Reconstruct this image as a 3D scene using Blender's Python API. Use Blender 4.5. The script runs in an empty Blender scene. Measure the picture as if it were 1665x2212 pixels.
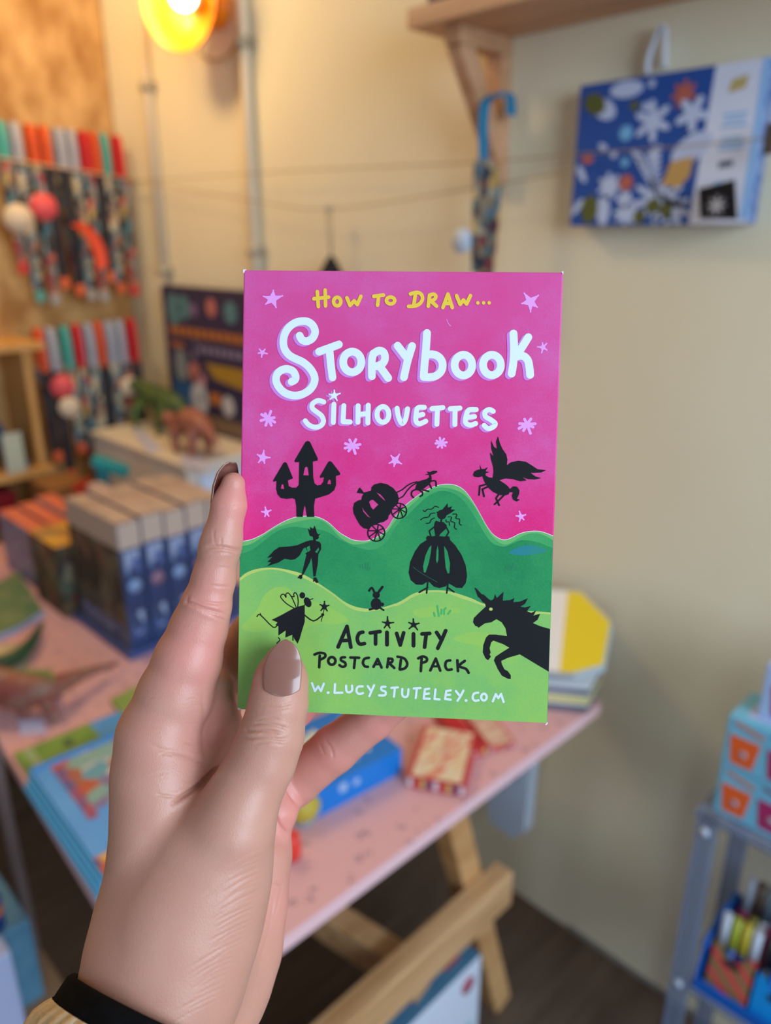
import bpy, bmesh, math, random
import numpy as np
from mathutils import Vector, Matrix
from mathutils.geometry import tessellate_polygon

random.seed(7)
SC = bpy.context.scene
COL = SC.collection

# ---------------------------------------------------------------- camera
FPX = 1650.0
PITCH = math.radians(19.7)
S2 = 2 ** -0.5
CAM = Vector((0, 0, 1.5))
RV = Vector((S2, S2, 0))
FH = Vector((-S2, S2, 0))
FV = FH * math.cos(PITCH) + Vector((0, 0, -math.sin(PITCH)))
UV = FH * math.sin(PITCH) + Vector((0, 0, math.cos(PITCH)))

cam_d = bpy.data.cameras.new('camera')
cam_d.sensor_width = 36.0
cam_d.lens = FPX / 2212.0 * 36.0
cam_d.clip_start = 0.01
cam_d.dof.use_dof = True
cam_d.dof.focus_distance = 0.252
cam_d.dof.aperture_fstop = 6.6
cam = bpy.data.objects.new('camera', cam_d)
COL.objects.link(cam)
cam.matrix_world = Matrix(((RV.x, UV.x, -FV.x, CAM.x), (RV.y, UV.y, -FV.y, CAM.y), (RV.z, UV.z, -FV.z, CAM.z), (0, 0, 0, 1)))
SC.camera = cam

# ---------------------------------------------------------------- light
SC.view_settings.view_transform = 'Standard'
SC.view_settings.look = 'None'
SC.view_settings.gamma = 1.0
SC.view_settings.use_curve_mapping = False
SC.view_settings.exposure = 0.0

world = bpy.data.worlds.new('world')
SC.world = world
world.use_nodes = True
world.node_tree.nodes['Background'].inputs[0].default_value = (0.80, 0.88, 1.0, 1)
world.node_tree.nodes['Background'].inputs[1].default_value = 0.07


def lamp(name, kind, loc, energy, color, size=0.1, target=None, size_y=None, spread=None):
    d = bpy.data.lights.new(name, kind)
    d.energy = energy
    d.color = color
    if kind == 'AREA':
        d.size = size
        if size_y:
            d.shape = 'RECTANGLE'
            d.size_y = size_y
        if spread:
            d.spread = spread
    else:
        d.shadow_soft_size = size
    o = bpy.data.objects.new(name, d)
    COL.objects.link(o)
    o.location = loc
    if target is not None:
        o.rotation_euler = (Vector(target) - Vector(loc)).to_track_quat('-Z', 'Y').to_euler()
    return o


# daylight falling in through the shop window behind the photographer
lamp('window_daylight', 'AREA', (1.80, 0.12, 1.92), 66, (0.68, 0.84, 1.0), 1.4, (-0.6, 0.7, 1.2), 1.3)
lamp('added_wall_fill', 'AREA', (0.95, -2.3, 1.25), 15, (0.66, 0.83, 1.0), 0.9, (-0.5, 1.2, 0.7), 1.9)  # weak cool fill added to brighten the lower back wall, its source unseen
# warm lamps of the shop: the wall lamp's bulb and a second one further along the ceiling
lamp('wall_lamp_light', 'POINT', (-1.84, 1.02, 2.05), 3.2, (1.0, 0.58, 0.22), 0.05)
lamp('ceiling_lamp_light', 'POINT', (-2.0, 0.48, 2.55), 27.0, (1.0, 0.73, 0.36), 0.12)


# ---------------------------------------------------------------- pixel helpers (photo frame -> room)
def ray(x, y):
    return FV + RV * ((x - 832.5) / FPX) + UV * ((1106.0 - y) / FPX)


def pd(x, y, d):
    return CAM + ray(x, y) * d


def pz(x, y, z):
    r = ray(x, y)
    return CAM + r * ((z - CAM.z) / r.z)


def pY(x, y, Y):
    r = ray(x, y)
    return CAM + r * (Y / r.y)


def pX(x, y, X):
    r = ray(x, y)
    return CAM + r * (X / r.x)


# ---------------------------------------------------------------- materials
def lin(h):
    h = h.lstrip('#')
    out = []
    for i in (0, 2, 4):
        c = int(h[i:i + 2], 16) / 255.0
        out.append(c / 12.92 if c <= 0.04045 else ((c + 0.055) / 1.055) ** 2.4)
    return tuple(out) + (1.0,)


MATS = {}


def mat(name, hexc, rough=0.6, hex2=None, scale=20.0, bump=0.0, bscale=200.0, metal=0.0, stretch=None, coat=0.0, detail=4.0, trans=0.0, spec=0.4):
    if name in MATS:
        return MATS[name]
    m = bpy.data.materials.new(name)
    m.use_nodes = True
    nt = m.node_tree
    b = nt.nodes['Principled BSDF']
    b.inputs['Base Color'].default_value = lin(hexc)
    b.inputs['Roughness'].default_value = rough
    b.inputs['Metallic'].default_value = metal
    b.inputs['Coat Weight'].default_value = coat
    b.inputs['Transmission Weight'].default_value = trans
    b.inputs['Specular IOR Level'].default_value = spec
    tc = nt.nodes.new('ShaderNodeTexCoord')
    src = tc.outputs['Object']
    if stretch:
        mp = nt.nodes.new('ShaderNodeMapping')
        mp.inputs['Scale'].default_value = stretch
        nt.links.new(src, mp.inputs['Vector'])
        src = mp.outputs['Vector']
    if hex2:
        n = nt.nodes.new('ShaderNodeTexNoise')
        n.inputs['Scale'].default_value = scale
        n.inputs['Detail'].default_value = detail
        nt.links.new(src, n.inputs['Vector'])
        r = nt.nodes.new('ShaderNodeValToRGB')
        r.color_ramp.elements[0].position = 0.35
        r.color_ramp.elements[1].position = 0.65
        r.color_ramp.elements[0].color = lin(hexc)
        r.color_ramp.elements[1].color = lin(hex2)
        nt.links.new(n.outputs['Fac'], r.inputs['Fac'])
        nt.links.new(r.outputs['Color'], b.inputs['Base Color'])
    if bump:
        n2 = nt.nodes.new('ShaderNodeTexNoise')
        n2.inputs['Scale'].default_value = bscale
        n2.inputs['Detail'].default_value = 3
        nt.links.new(src, n2.inputs['Vector'])
        bp = nt.nodes.new('ShaderNodeBump')
        bp.inputs['Strength'].default_value = bump
        bp.inputs['Distance'].default_value = 0.001
        nt.links.new(n2.outputs['Fac'], bp.inputs['Height'])
        nt.links.new(bp.outputs['Normal'], b.inputs['Normal'])
    MATS[name] = m
    return m


def patch(name, colors, scale=30.0, rough=0.55, stretch=None, rnd=1.0):
    """printed patchwork: cells of a Voronoi texture picking from a list of inks"""
    if name in MATS:
        return MATS[name]
    m = bpy.data.materials.new(name)
    m.use_nodes = True
    nt = m.node_tree
    b = nt.nodes['Principled BSDF']
    b.inputs['Roughness'].default_value = rough
    tc = nt.nodes.new('ShaderNodeTexCoord')
    mp = nt.nodes.new('ShaderNodeMapping')
    if stretch:
        mp.inputs['Scale'].default_value = stretch
    v = nt.nodes.new('ShaderNodeTexVoronoi')
    v.inputs['Scale'].default_value = scale
    v.inputs['Randomness'].default_value = rnd
    sp = nt.nodes.new('ShaderNodeSeparateColor')
    r = nt.nodes.new('ShaderNodeValToRGB')
    r.color_ramp.interpolation = 'CONSTANT'
    e = r.color_ramp.elements
    n = len(colors)
    e[0].position = 0.0
    e[0].color = lin(colors[0])
    e[1].position = 1.0 / n
    e[1].color = lin(colors[1])
    for i in range(2, n):
        x = e.new(i / n)
        x.color = lin(colors[i])
    nt.links.new(tc.outputs['Object'], mp.inputs['Vector'])
    nt.links.new(mp.outputs['Vector'], v.inputs['Vector'])
    nt.links.new(v.outputs['Color'], sp.inputs['Color'])
    nt.links.new(sp.outputs[0], r.inputs['Fac'])
    nt.links.new(r.outputs['Color'], b.inputs['Base Color'])
    MATS[name] = m
    return m


def glow(name, hexc, strength):
    m = bpy.data.materials.new(name)
    m.use_nodes = True
    b = m.node_tree.nodes['Principled BSDF']
    b.inputs['Base Color'].default_value = lin(hexc)
    b.inputs['Emission Color'].default_value = lin(hexc)
    b.inputs['Emission Strength'].default_value = strength
    MATS[name] = m
    return m


# ---------------------------------------------------------------- geometry
class G:
    """collects shapes in room coordinates, then links them as ONE mesh object"""

    def __init__(self):
        self.v = []
        self.f = []
        self.m = []
        self.sm = []

    def add(self, verts, faces, mi=0, smooth=False):
        o = len(self.v)
        self.v += [Vector(p) for p in verts]
        for f in faces:
            self.f.append([i + o for i in f])
            self.m.append(mi)
            self.sm.append(smooth)
        return self

    def box(self, lo, hi, mi=0, M=None):
        a, b = Vector(lo), Vector(hi)
        vs = [Vector((x, y, z)) for z in (a.z, b.z) for y in (a.y, b.y) for x in (a.x, b.x)]
        if M is not None:
            vs = [M @ p for p in vs]
        return self.add(vs, [(0, 2, 3, 1), (4, 5, 7, 6), (0, 1, 5, 4), (2, 6, 7, 3), (0, 4, 6, 2), (1, 3, 7, 5)], mi)

    def beam(self, p, q, w, h, up=(0, 0, 1), mi=0):
        p, q = Vector(p), Vector(q)
        d = (q - p).normalized()
        s = d.cross(Vector(up))
        if s.length < 1e-4:
            s = d.cross(Vector((1, 0, 0)))
        s.normalize()
        u = s.cross(d)
        vs = []
        for c in (p, q):
            for a, b in ((-1, -1), (1, -1), (1, 1), (-1, 1)):
                vs.append(c + s * (a * w / 2) + u * (b * h / 2))
        return self.add(vs, [(3, 2, 1, 0), (4, 5, 6, 7), (0, 1, 5, 4), (1, 2, 6, 5), (2, 3, 7, 6), (3, 0, 4, 7)], mi)

    def prism(self, poly, off, mi=0, mi_side=None):
        """polygon (room points, any plane) extruded by the vector off"""
        poly = [Vector(p) for p in poly]
        off = Vector(off)
        n = len(poly)
        tris = tessellate_polygon([poly])
        vs = poly + [p + off for p in poly]
        self.add(vs, [tuple(t) for t in tris] + [tuple(i + n for i in t) for t in tris], mi)
        self.add(vs, [(i, (i + 1) % n, (i + 1) % n + n, i + n) for i in range(n)], mi if mi_side is None else mi_side)
        return self

    def tube(self, path, rad, seg=10, mi=0, cap=True, flat=None):
        path = [Vector(p) for p in path]
        n = len(path)
        if not hasattr(rad, '__len__'):
            rad = [rad] * n
        vs, fs = [], []
        prev = None
        for i, p in enumerate(path):
            t = (path[min(i + 1, n - 1)] - path[max(i - 1, 0)])
            if t.length < 1e-9:
                t = Vector((0, 0, 1))
            t.normalize()
            if prev is None:
                a = t.cross(Vector((0, 0, 1)))
                if a.length < 1e-3:
                    a = t.cross(Vector((1, 0, 0)))
            else:
                a = prev - t * prev.dot(t)
            a.normalize()
            prev = a
            b = t.cross(a)
            for k in range(seg):
                w = 2 * math.pi * k / seg
                vs.append(p + a * (math.cos(w) * rad[i]) + b * (math.sin(w) * rad[i]))
        for i in range(n - 1):
            for k in range(seg):
                k2 = (k + 1) % seg
                fs.append((i * seg + k, i * seg + k2, (i + 1) * seg + k2, (i + 1) * seg + k))
        o = len(self.v)
        self.add(vs, fs, mi, True)
        if cap:
            for f in (range(seg - 1, -1, -1), range((n - 1) * seg, n * seg)):
                self.f.append([k + o for k in f])
                self.m.append(mi)
                self.sm.append(False)
        return self

    def lathe(self, prof, origin, axis, seg=32, mi=0):
        """profile [(r, t)] turned about the axis"""
        o = Vector(origin)
        t = Vector(axis).normalized()
        a = t.cross(Vector((0, 0, 1)))
        if a.length < 1e-3:
            a = t.cross(Vector((1, 0, 0)))
        a.normalize()
        b = t.cross(a)
        vs, fs = [], []
        for r, h in prof:
            for k in range(seg):
                w = 2 * math.pi * k / seg
                vs.append(o + t * h + (a * math.cos(w) + b * math.sin(w)) * max(r, 1e-5))
        for i in range(len(prof) - 1):
            for k in range(seg):
                k2 = (k + 1) % seg
                fs.append((i * seg + k, i * seg + k2, (i + 1) * seg + k2, (i + 1) * seg + k))
        return self.add(vs, fs, mi, True)

    def ball(self, c, r, mi=0, seg=20, sq=(1, 1, 1)):
        c = Vector(c)
        vs, fs = [], []
        rings = seg // 2
        for i in range(rings + 1):
            p = math.pi * i / rings
            for k in range(seg):
                w = 2 * math.pi * k / seg
                vs.append(c + Vector((math.sin(p) * math.cos(w) * r * sq[0], math.sin(p) * math.sin(w) * r * sq[1], math.cos(p) * r * sq[2])))
        for i in range(rings):
            for k in range(seg):
                k2 = (k + 1) % seg
                fs.append((i * seg + k, (i + 1) * seg + k, (i + 1) * seg + k2, i * seg + k2))
        return self.add(vs, fs, mi, True)

    def ribbon(self, path, side, width, thick, mi=0):
        """strap: a path swept with a flat section; side = width direction"""
        path = [Vector(p) for p in path]
        s = Vector(side).normalized()
        n = len(path)
        vs, fs = [], []
        for i, p in enumerate(path):
            t = (path[min(i + 1, n - 1)] - path[max(i - 1, 0)]).normalized()
            u = s.cross(t).normalized()
            w = width[i] if hasattr(width, '__len__') else width
            for a, b in ((-1, -1), (1, -1), (1, 1), (-1, 1)):
                vs.append(p + s * (a * w / 2) + u * (b * thick / 2))
        for i in range(n - 1):
            for k in range(4):
                k2 = (k + 1) % 4
                fs.append((i * 4 + k, i * 4 + k2, i * 4 + 4 + k2, i * 4 + 4 + k))
        fs += [(3, 2, 1, 0), tuple((n - 1) * 4 + k for k in range(4))]
        return self.add(vs, fs, mi)

    def build(self, name, mats, parent=None, bevel=0.0, origin=None, remesh=0.0, smooth_it=0):
        if not isinstance(mats, (list, tuple)):
            mats = [mats]
        if parent is not None:
            inv = MW[parent.name].inverted()
        else:
            if origin is None:
                xs = [p.x for p in self.v]
                ys = [p.y for p in self.v]
                zs = [p.z for p in self.v]
                origin = ((min(xs) + max(xs)) / 2, (min(ys) + max(ys)) / 2, min(zs))
            inv = Matrix.Translation(-Vector(origin))
        me = bpy.data.meshes.new(name)
        me.from_pydata([tuple(inv @ p) for p in self.v], [], self.f)
        me.polygons.foreach_set('material_index', self.m)
        me.polygons.foreach_set('use_smooth', self.sm)
        for m in mats:
            me.materials.append(m)
        bm = bmesh.new()
        bm.from_mesh(me)
        bmesh.ops.recalc_face_normals(bm, faces=bm.faces)
        bm.to_mesh(me)
        bm.free()
        me.update()
        o = bpy.data.objects.new(name, me)
        COL.objects.link(o)
        if parent is not None:
            o.parent = parent
            MW[o.name] = MW[parent.name].copy()
        else:
            o.location = origin
            MW[o.name] = Matrix.Translation(Vector(origin))
        if bevel:
            b = o.modifiers.new('bevel', 'BEVEL')
            b.width = bevel
            b.segments = 2
            b.limit_method = 'ANGLE'
        if remesh:
            r = o.modifiers.new('remesh', 'REMESH')
            r.mode = 'VOXEL'
            r.voxel_size = remesh
            r.use_smooth_shade = True
        if smooth_it:
            s = o.modifiers.new('smooth', 'SMOOTH')
            s.iterations = smooth_it
            s.factor = 0.5
        return o


MW = {}


def thing(name, label, cat, loc, group=None, M=None):
    o = bpy.data.objects.new(name, None)
    COL.objects.link(o)
    o.empty_display_size = 0.05
    if M is None:
        M = Matrix.Translation(Vector(loc))
        o.location = loc
    else:
        o.matrix_world = M
    MW[o.name] = M
    return tag(o, label, cat, group)


def tag(o, label, cat, group=None, kind=None):
    o['label'] = label
    o['category'] = cat
    if group:
        o['group'] = group
    if kind:
        o['kind'] = kind
    return o


def struct(o):
    o['kind'] = 'structure'
    return o


def smoothpath(pts, n=8, closed=False):
    """Catmull-Rom through 2-D or 3-D points"""
    P = [Vector(p) for p in pts]
    if len(P) < 3:
        return P
    out = []
    m = len(P)
    rng = range(m) if closed else range(m - 1)
    for i in rng:
        if closed:
            p0, p1, p2, p3 = P[(i - 1) % m], P[i], P[(i + 1) % m], P[(i + 2) % m]
        else:
            p0, p1, p2, p3 = P[max(i - 1, 0)], P[i], P[i + 1], P[min(i + 2, m - 1)]
        for k in range(n):
            t = k / n
            out.append(0.5 * ((2 * p1) + (p2 - p0) * t + (2 * p0 - 5 * p1 + 4 * p2 - p3) * t * t + (3 * p1 - p0 - 3 * p2 + p3) * t ** 3))
    if not closed:
        out.append(P[-1])
    return out
# ================================================================ the room
WALLY = 1.2446
WALLX = -2.43
m_wall = mat('cream_wall_paint', '#e8dec3', 0.85, '#e5dabd', 3.0, 0.05, 60)
m_floor = mat('dark_plank_floor', '#54443a', 0.55, '#66564a', 3.0, 0.2, 40, stretch=(12, 1.2, 1))
m_ceil = mat('white_ceiling', '#bdb4a4', 0.9)
m_pine = mat('pine_wood', '#d9a873', 0.5, '#c08b57', 2.2, 0.1, 40, stretch=(3, 3, 14))
m_pineY = mat('pine_wood_long', '#dfb283', 0.5, '#b98a5c', 2.5, 0.1, 40, stretch=(20, 1.6, 20))
m_ply = mat('plywood', '#d8a566', 0.5, '#c8924e', 3.0, 0.05, 60, stretch=(2, 8, 2))
m_osb = mat('strand_board', '#dcae70', 0.6, '#a8743a', 8.0, 0.3, 40, stretch=(1, 1.6, 0.9), detail=7)

struct(G().box((WALLX - 0.1, WALLY, 0), (2.2, WALLY + 0.1, 2.9)).build('wall_back', m_wall))
struct(G().box((WALLX - 0.1, -2.6, 0), (WALLX, WALLY, 2.9)).build('wall_left', m_wall))
struct(G().box((WALLX - 0.1, -2.6, -0.08), (2.2, WALLY + 0.1, 0)).build('floor', m_floor))
struct(G().box((WALLX - 0.1, -2.6, 2.9), (2.2, WALLY + 0.1, 2.98)).build('ceiling', m_ceil))
struct(G().box((-0.65, WALLY - 0.004, 0.0), (2.2, WALLY, 0.012)).build('baseboard_back', mat('skirting_strip', '#8d8a84', 0.6)))

b = G().box((WALLX, -0.6, 0.25), (WALLX + 0.018, WALLY - 0.004, 2.88)).build('strand_board_panel', m_osb)
tag(b, 'big orange-brown strand board panel fixed to the left wall behind the hanging lanyards', 'board')

# conduit pipes -------------------------------------------------------------
m_pipe = mat('cream_painted_pipe', '#ead8bb', 0.4)
m_clip = mat('grey_pipe_clip', '#b0a48e', 0.4)
for (X, zb, cl, lab) in ((-1.703, 1.0, (1.935, 1.47), 'cream electrical conduit pipe on back wall, right one carrying the lamp cable'),
                         (-2.169, 1.395, (1.90, 1.41), 'cream electrical conduit pipe ending above the dark game box, under the yellow lamp')):
    t = thing('conduit_pipe', lab, 'pipe', (X, WALLY - 0.014, zb), 'conduit pipes on the back wall')
    G().tube([(X, WALLY - 0.014, zb), (X, WALLY - 0.014, 2.899)], 0.0125, 14).build('pipe', m_pipe, t)
    for zc in cl:
        G().lathe([(0.0125, -0.012), (0.019, -0.012), (0.019, 0.012), (0.0125, 0.012)], (X, WALLY - 0.017, zc), (0, 0, 1), 16).box((X - 0.03, WALLY - 0.006, zc - 0.010), (X + 0.03, WALLY - 0.0005, zc + 0.010)).build('clip', m_clip, t)

# wall lamp -------------------------------------------------------------
lc = pY(386, -3, WALLY - 0.115)
ax = Vector((0.30, -0.93, -0.08)).normalized()
t = thing('wall_lamp', 'round yellow dish lamp with a glowing bulb high on the cream wall', 'lamp', (lc.x, WALLY - 0.001, lc.z))
m_shade = mat('yellow_enamel', '#ff9416', 0.35, coat=0.3)
prof = [(0.02, -0.062), (0.055, -0.052), (0.088, -0.030), (0.107, 0.0), (0.111, 0.008), (0.107, 0.006), (0.084, -0.024), (0.053, -0.045), (0.018, -0.055), (0.0, -0.056)]
G().lathe(prof, lc, ax, 40).build('lamp_shade', m_shade, t)
G().tube([lc - ax * 0.056, lc - ax * 0.08, (lc.x, WALLY - 0.02, lc.z)], 0.016, 14).lathe([(0.0, 0.024), (0.045, 0.02), (0.045, 0.0), (0.0, 0.0)], (lc.x, WALLY, lc.z), (0, -1, 0), 24).build('wall_mount', m_shade, t)
sock = G().tube([lc - ax * 0.05, lc + Vector((0.040, 0, -0.004))], 0.02, 14).build('bulb_socket', mat('socket_white', '#e8e0d0', 0.4), t)
G().ball(lc + ax * 0.020 + Vector((0.044, 0, -0.004)), 0.030, 0, 24).build('bulb', glow('bulb_glow', '#ffe9b8', 17), sock)
p0 = pY(455, 128, WALLY - 0.012)
p1 = pY(490, 122, WALLY - 0.012)
p2 = pY(515, 85, WALLY - 0.012)
p3 = pY(528, 82, WALLY - 0.012)
c = G().tube(smoothpath([(lc.x + 0.03, WALLY - 0.012, lc.z - 0.03), pY(430, 105, WALLY - 0.012), p0, p1, p2, p3], 8), 0.0028, 8).build('lamp_cable', mat('clear_cable', '#b59a70', 0.4))
tag(c, 'thin cable looping from the yellow wall lamp to the right conduit pipe', 'cable')

# wall shelf with brackets ---------------------------------------------------
m_brk = mat('bracket_pine', '#cf9f7a', 0.5, '#b98964', 2.2, 0.1, 40, stretch=(3, 3, 14))
zs0, zs1 = 1.830, 1.860
sx0, sx1, sy0 = -1.02, 0.35, 1.07
t = thing('wall_shelf', 'pale pine shelf plank on wooden brackets at the top of the back wall', 'shelf', (-0.4, WALLY - 0.08, zs0))
G().box((sx0, sy0, zs0), (sx1, WALLY - 0.0005, zs1)).build('shelf_board', mat('shelf_pine', '#d3a783', 0.5, '#bd8f6c', 2.0, 0.05, 30, stretch=(1.2, 16, 16)), t, bevel=0.002)
for bx in (-0.945, -0.08):
    br = G().box((bx - 0.018, sy0 + 0.03, zs0 - 0.028), (bx + 0.018, WALLY - 0.0005, zs0)).build('bracket_arm', m_brk, t, bevel=0.002)
    G().box((bx - 0.018, WALLY - 0.030, zs0 - 0.235), (bx + 0.018, WALLY - 0.0005, zs0 - 0.028)).build('bracket_upright', m_brk, br, bevel=0.002)
    G().beam((bx, sy0 + 0.048, zs0 - 0.022), (bx, WALLY - 0.014, zs0 - 0.185), 0.030, 0.036, (0, 1, 0)).build('bracket_brace', m_brk, br, bevel=0.002)
b = G().box((-0.985, 1.082, zs1), (-0.80, 1.20, zs1 + 0.05)).build('boxed_toy', mat('dark_purple_card', '#2b2350', 0.5), bevel=0.001)
tag(b, 'dark purple box lying on the left end of the pine wall shelf', 'box')

# strings across the wall ------------------------------------------------------
m_string = mat('jute_string', '#a58a62', 0.9)
ys = WALLY - 0.035
pts = [pY(170, 400, ys), pY(600, 371, ys), pY(1010, 352, ys), pY(1240, 333, ys - 0.02), pY(1450, 318, 1.172), pY(1665, 298, 1.172), pY(1800, 290, 1.172)]
t = G().tube(smoothpath(pts, 6), 0.0011, 6).build('string', m_string)
tag(t, 'upper thin string stretched straight across the back wall over the blue box', 'string')
ys -= 0.008
pts = [pY(170, 372, ys), pY(360, 402, ys), pY(560, 436, ys), pY(710, 452, ys), pY(1010, 409, ys), pY(1240, 368, ys)]
t = G().tube(smoothpath(pts, 6), 0.0011, 6).build('string', m_string)
tag(t, 'lower thin string sagging under the hanging black ornament', 'string')
q = pY(710, 452, ys)
q2 = pY(714, 548, ys)
t = thing('hanging_ornament', 'small black cone ornament hanging from the lower string above the card box', 'ornament', (q2.x, q2.y, q2.z - 0.09))
G().tube([q + Vector((-0.007, 0, 0.006)), (q.x - 0.006, q.y, q.z - 0.02), q2 + Vector((-0.004, 0, 0.02)), q2], 0.0012, 6).tube([q + Vector((0.007, 0, 0.006)), (q.x + 0.006, q.y, q.z - 0.02), q2 + Vector((0.004, 0, 0.02)), q2], 0.0012, 6).build('thread', mat('dark_thread', '#6b5a45', 0.8), t)
G().lathe([(0.0, 0.0), (0.010, -0.012), (0.026, -0.04), (0.036, -0.075), (0.03, -0.09), (0.0, -0.092)], q2, (0, 0, 1), 24).build('cone', mat('black_felt', '#1d1a1c', 0.9), t)
G().lathe([(0.004, 0), (0.008, 0.002), (0.008, 0.012), (0.004, 0.014)], q + Vector((0, 0, -0.006)), (0, 0, 1), 14).build('cord_clip', m_clip, t)
q = pY(1663, 298, 1.172)
t = G().box(q + Vector((-0.006, -0.006, -0.02)), q + Vector((0.008, 0.004, 0.018))).build('string_peg', mat('dark_peg', '#4a4038', 0.6), bevel=0.002)
tag(t, 'dark little peg on the upper string at the right of the blue leaf-print box', 'peg')

# blue leaf-print box hung on the wall ---------------------------------------------
byf, byb = 1.208, 1.240
bx0, bx1, bz0, bz1 = pY(1243, 340, byf).x, pY(1641, 300, byf).x, pY(1240, 488, byf).z, pY(1250, 186, byf).z
t = thing('craft_kit_box', 'blue craft kit box with leaf prints and a pale side panel hung on the wall', 'box', ((bx0 + bx1) / 2, byb, bz0))
m_navy = mat('deep_blue_print', '#1c4c9c', 0.45)
G().box((bx0, byf, bz0), (bx1, byb, bz1)).build('box_body', mat('kit_box_side', '#2f5a9c', 0.5, '#7d90b8', 60), t, bevel=0.0015)
W_, H_ = bx1 - bx0, bz1 - bz0


def wallpt(u, v, k=1):
    return Vector((bx0 + u * W_, byf - 0.0006 * k, bz1 - v * H_))


def blob(g, u, v, r, mi, k=2, n=20, asp=1.0, rot=0.0, lob=0, amp=0.0, half=False):
    """printed motif on the hung box front: ellipse, or a lobed leaf"""
    pts = []
    r *= .78 if mi == 2 else .85
    for i in range(n):
        w = 2 * math.pi * i / n
        rr = r * (1 + amp * math.cos(lob * w))
        a, c = rr * math.cos(w), rr * asp * math.sin(w)
        a, c = a * math.cos(rot) - c * math.sin(rot), a * math.sin(rot) + c * math.cos(rot)
        pts.append(wallpt(0, 0, k) + Vector((min(max(u * W_ + a, .001), W_ - .001), 0, max(min(-v * H_ - c, -.001), .001 - H_))))
    g.prism(pts, (0, -0.0005, 0), mi)


g = G().prism([wallpt(0.0, 0), wallpt(0.745, 0), wallpt(0.705, 1), wallpt(0.0, 1)], (0, -0.0006, 0), 0)
blob(g, .10, .14, .024, 1, 3, asp=.72, rot=.5); blob(g, .155, .18, .03, 2, 2, asp=.6, rot=.5)
blob(g, .28, .07, .036, 2, 2, asp=.42); blob(g, .335, .185, .009, 1); blob(g, .40, .2, .008, 2)
blob(g, .42, .055, .007, 2)
blob(g, .60, .15, .018, 3, 3, 44, 1, .3, 7, .35); blob(g, .655, .28, .024, 2, 4, 44, 1, .2, 5, .42); blob(g, .445, .30, .027, 2, 2, 44, 1, .4, 6, .5)
blob(g, .30, .36, .013, 4); blob(g, .17, .44, .011, 2, 2, 20, .5, .5); blob(g, .24, .50, .007, 2)
blob(g, .08, .52, .013, 3, asp=.6); blob(g, .31, .56, .008, 4)
blob(g, .67, .50, .042, 2, 2, 24, .55, -.5)
for k in range(9):   # fern
    a = k / 8
    blob(g, .42 + .10 * a - .035 * (1 - a), .52 + .3 * a, .012 * (1.5 - a), 2, 2, 12, .3, .5)
    blob(g, .42 + .10 * a + .05 * (1 - a), .50 + .3 * a, .012 * (1.5 - a), 2, 2, 12, .3, -.6)
g.prism([wallpt(.57, .58, 3), wallpt(.69, .55, 3), wallpt(.68, .68, 3), wallpt(.63, .75, 3), wallpt(.535, .73, 3)], (0, -.0005, 0), 5)
blob(g, .23, .72, .022, 2, 2, 40, 1, .1, 7, .3); blob(g, .33, .70, .014, 3, 3); blob(g, .33, .82, .016, 2, 2, 40, 1, .1, 6, .2)
blob(g, .12, .88, .026, 1, 3, asp=.7, rot=1.6); blob(g, .205, .89, .03, 2, 2, 20, .5, 1.5); blob(g, .04, .86, .02, 2, 2, 20, .35, -.9); blob(g, .05, .62, .02, 2, 2, 20, .35, 1.0)
blob(g, .35, .92, .026, 2, 2, 44, .7, .1, 8, .25); blob(g, .52, .83, .040, 2, 2, 60, .9, .2, 9, .45); blob(g, .60, .90, .03, 2, 2, 60, .9, .2, 8, .4)
blob(g, .50, .87, .013, 1, 4); blob(g, .575, .90, .012, 1, 4); blob(g, .43, .94, .012, 1, 4)
g.build('leaf_print_panel', [m_navy, mat('olive_leaf', '#5a5e2e', .6), mat('pale_leaf', '#b9c6e6', .6), mat('rust_leaf', '#b5604f', .6), mat('sky_flower', '#6fb0e0', .6), mat('ochre_leaf', '#c39a5a', .6)], t)
g = G().prism([wallpt(.745, 0), wallpt(.998, 0), wallpt(.998, 1), wallpt(.705, 1)], (0, -.0006, 0), 0)
for (v, w) in ((.30, .12), (.335, .1), (.37, .13), (.45, .1), (.48, .13), (.51, .12)):
    g.prism([wallpt(.87 - w / 2, v, 2), wallpt(.87 + w / 2, v, 2), wallpt(.87 + w / 2, v + .018, 2), wallpt(.87 - w / 2, v + .018, 2)], (0, -.0003, 0), 1)
g.prism([wallpt(.83, .10, 2), wallpt(.91, .08, 2), wallpt(.90, .16, 2), wallpt(.82, .18, 2)], (0, -.0003, 0), 2)
g.prism([wallpt(.82, .60, 2), wallpt(.89, .59, 2), wallpt(.89, .63, 2), wallpt(.82, .64, 2)], (0, -.0003, 0), 3)
blob(g, .835, .77, .012, 1, 2)
g.prism([wallpt(.965, 0, 2), wallpt(.998, 0, 2), wallpt(.998, .97, 2), wallpt(.96, .97, 2)], (0, -.0003, 0), 4)
g.build('info_panel', [mat('pale_lilac_card', '#d4daee', .5), mat('pale_blue_ink', '#86b4e4', .6), mat('gold_ink', '#b9a76b', .6), mat('dark_ink', '#4c5470', .6), mat('sky_edge', '#8fbdf2', .5)], t)
G().ribbon(smoothpath([(-.66, 1.232, 1.74), (-.655, 1.225, 1.765), (-.637, 1.225, 1.80), (-.632, 1.232, 1.745)], 6), (0, 1, 0), .014, .002).build('hang_tab', mat('white_plastic', '#cdd0de', .4), t)
q = [pY(1508, 408, 1.176), pY(1585, 388, 1.176), pY(1590, 474, 1.176), pY(1512, 472, 1.176)]
t2 = thing('black_card', 'small black square card with a white leaf on the blue leaf-print box', 'card', q[3])
G().prism(q, (0, .004, 0)).build('card', mat('black_card', '#121016', .4), t2)
cc = (q[0] + q[2]) / 2 + Vector((0, -.001, -.002))
pts = []
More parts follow.
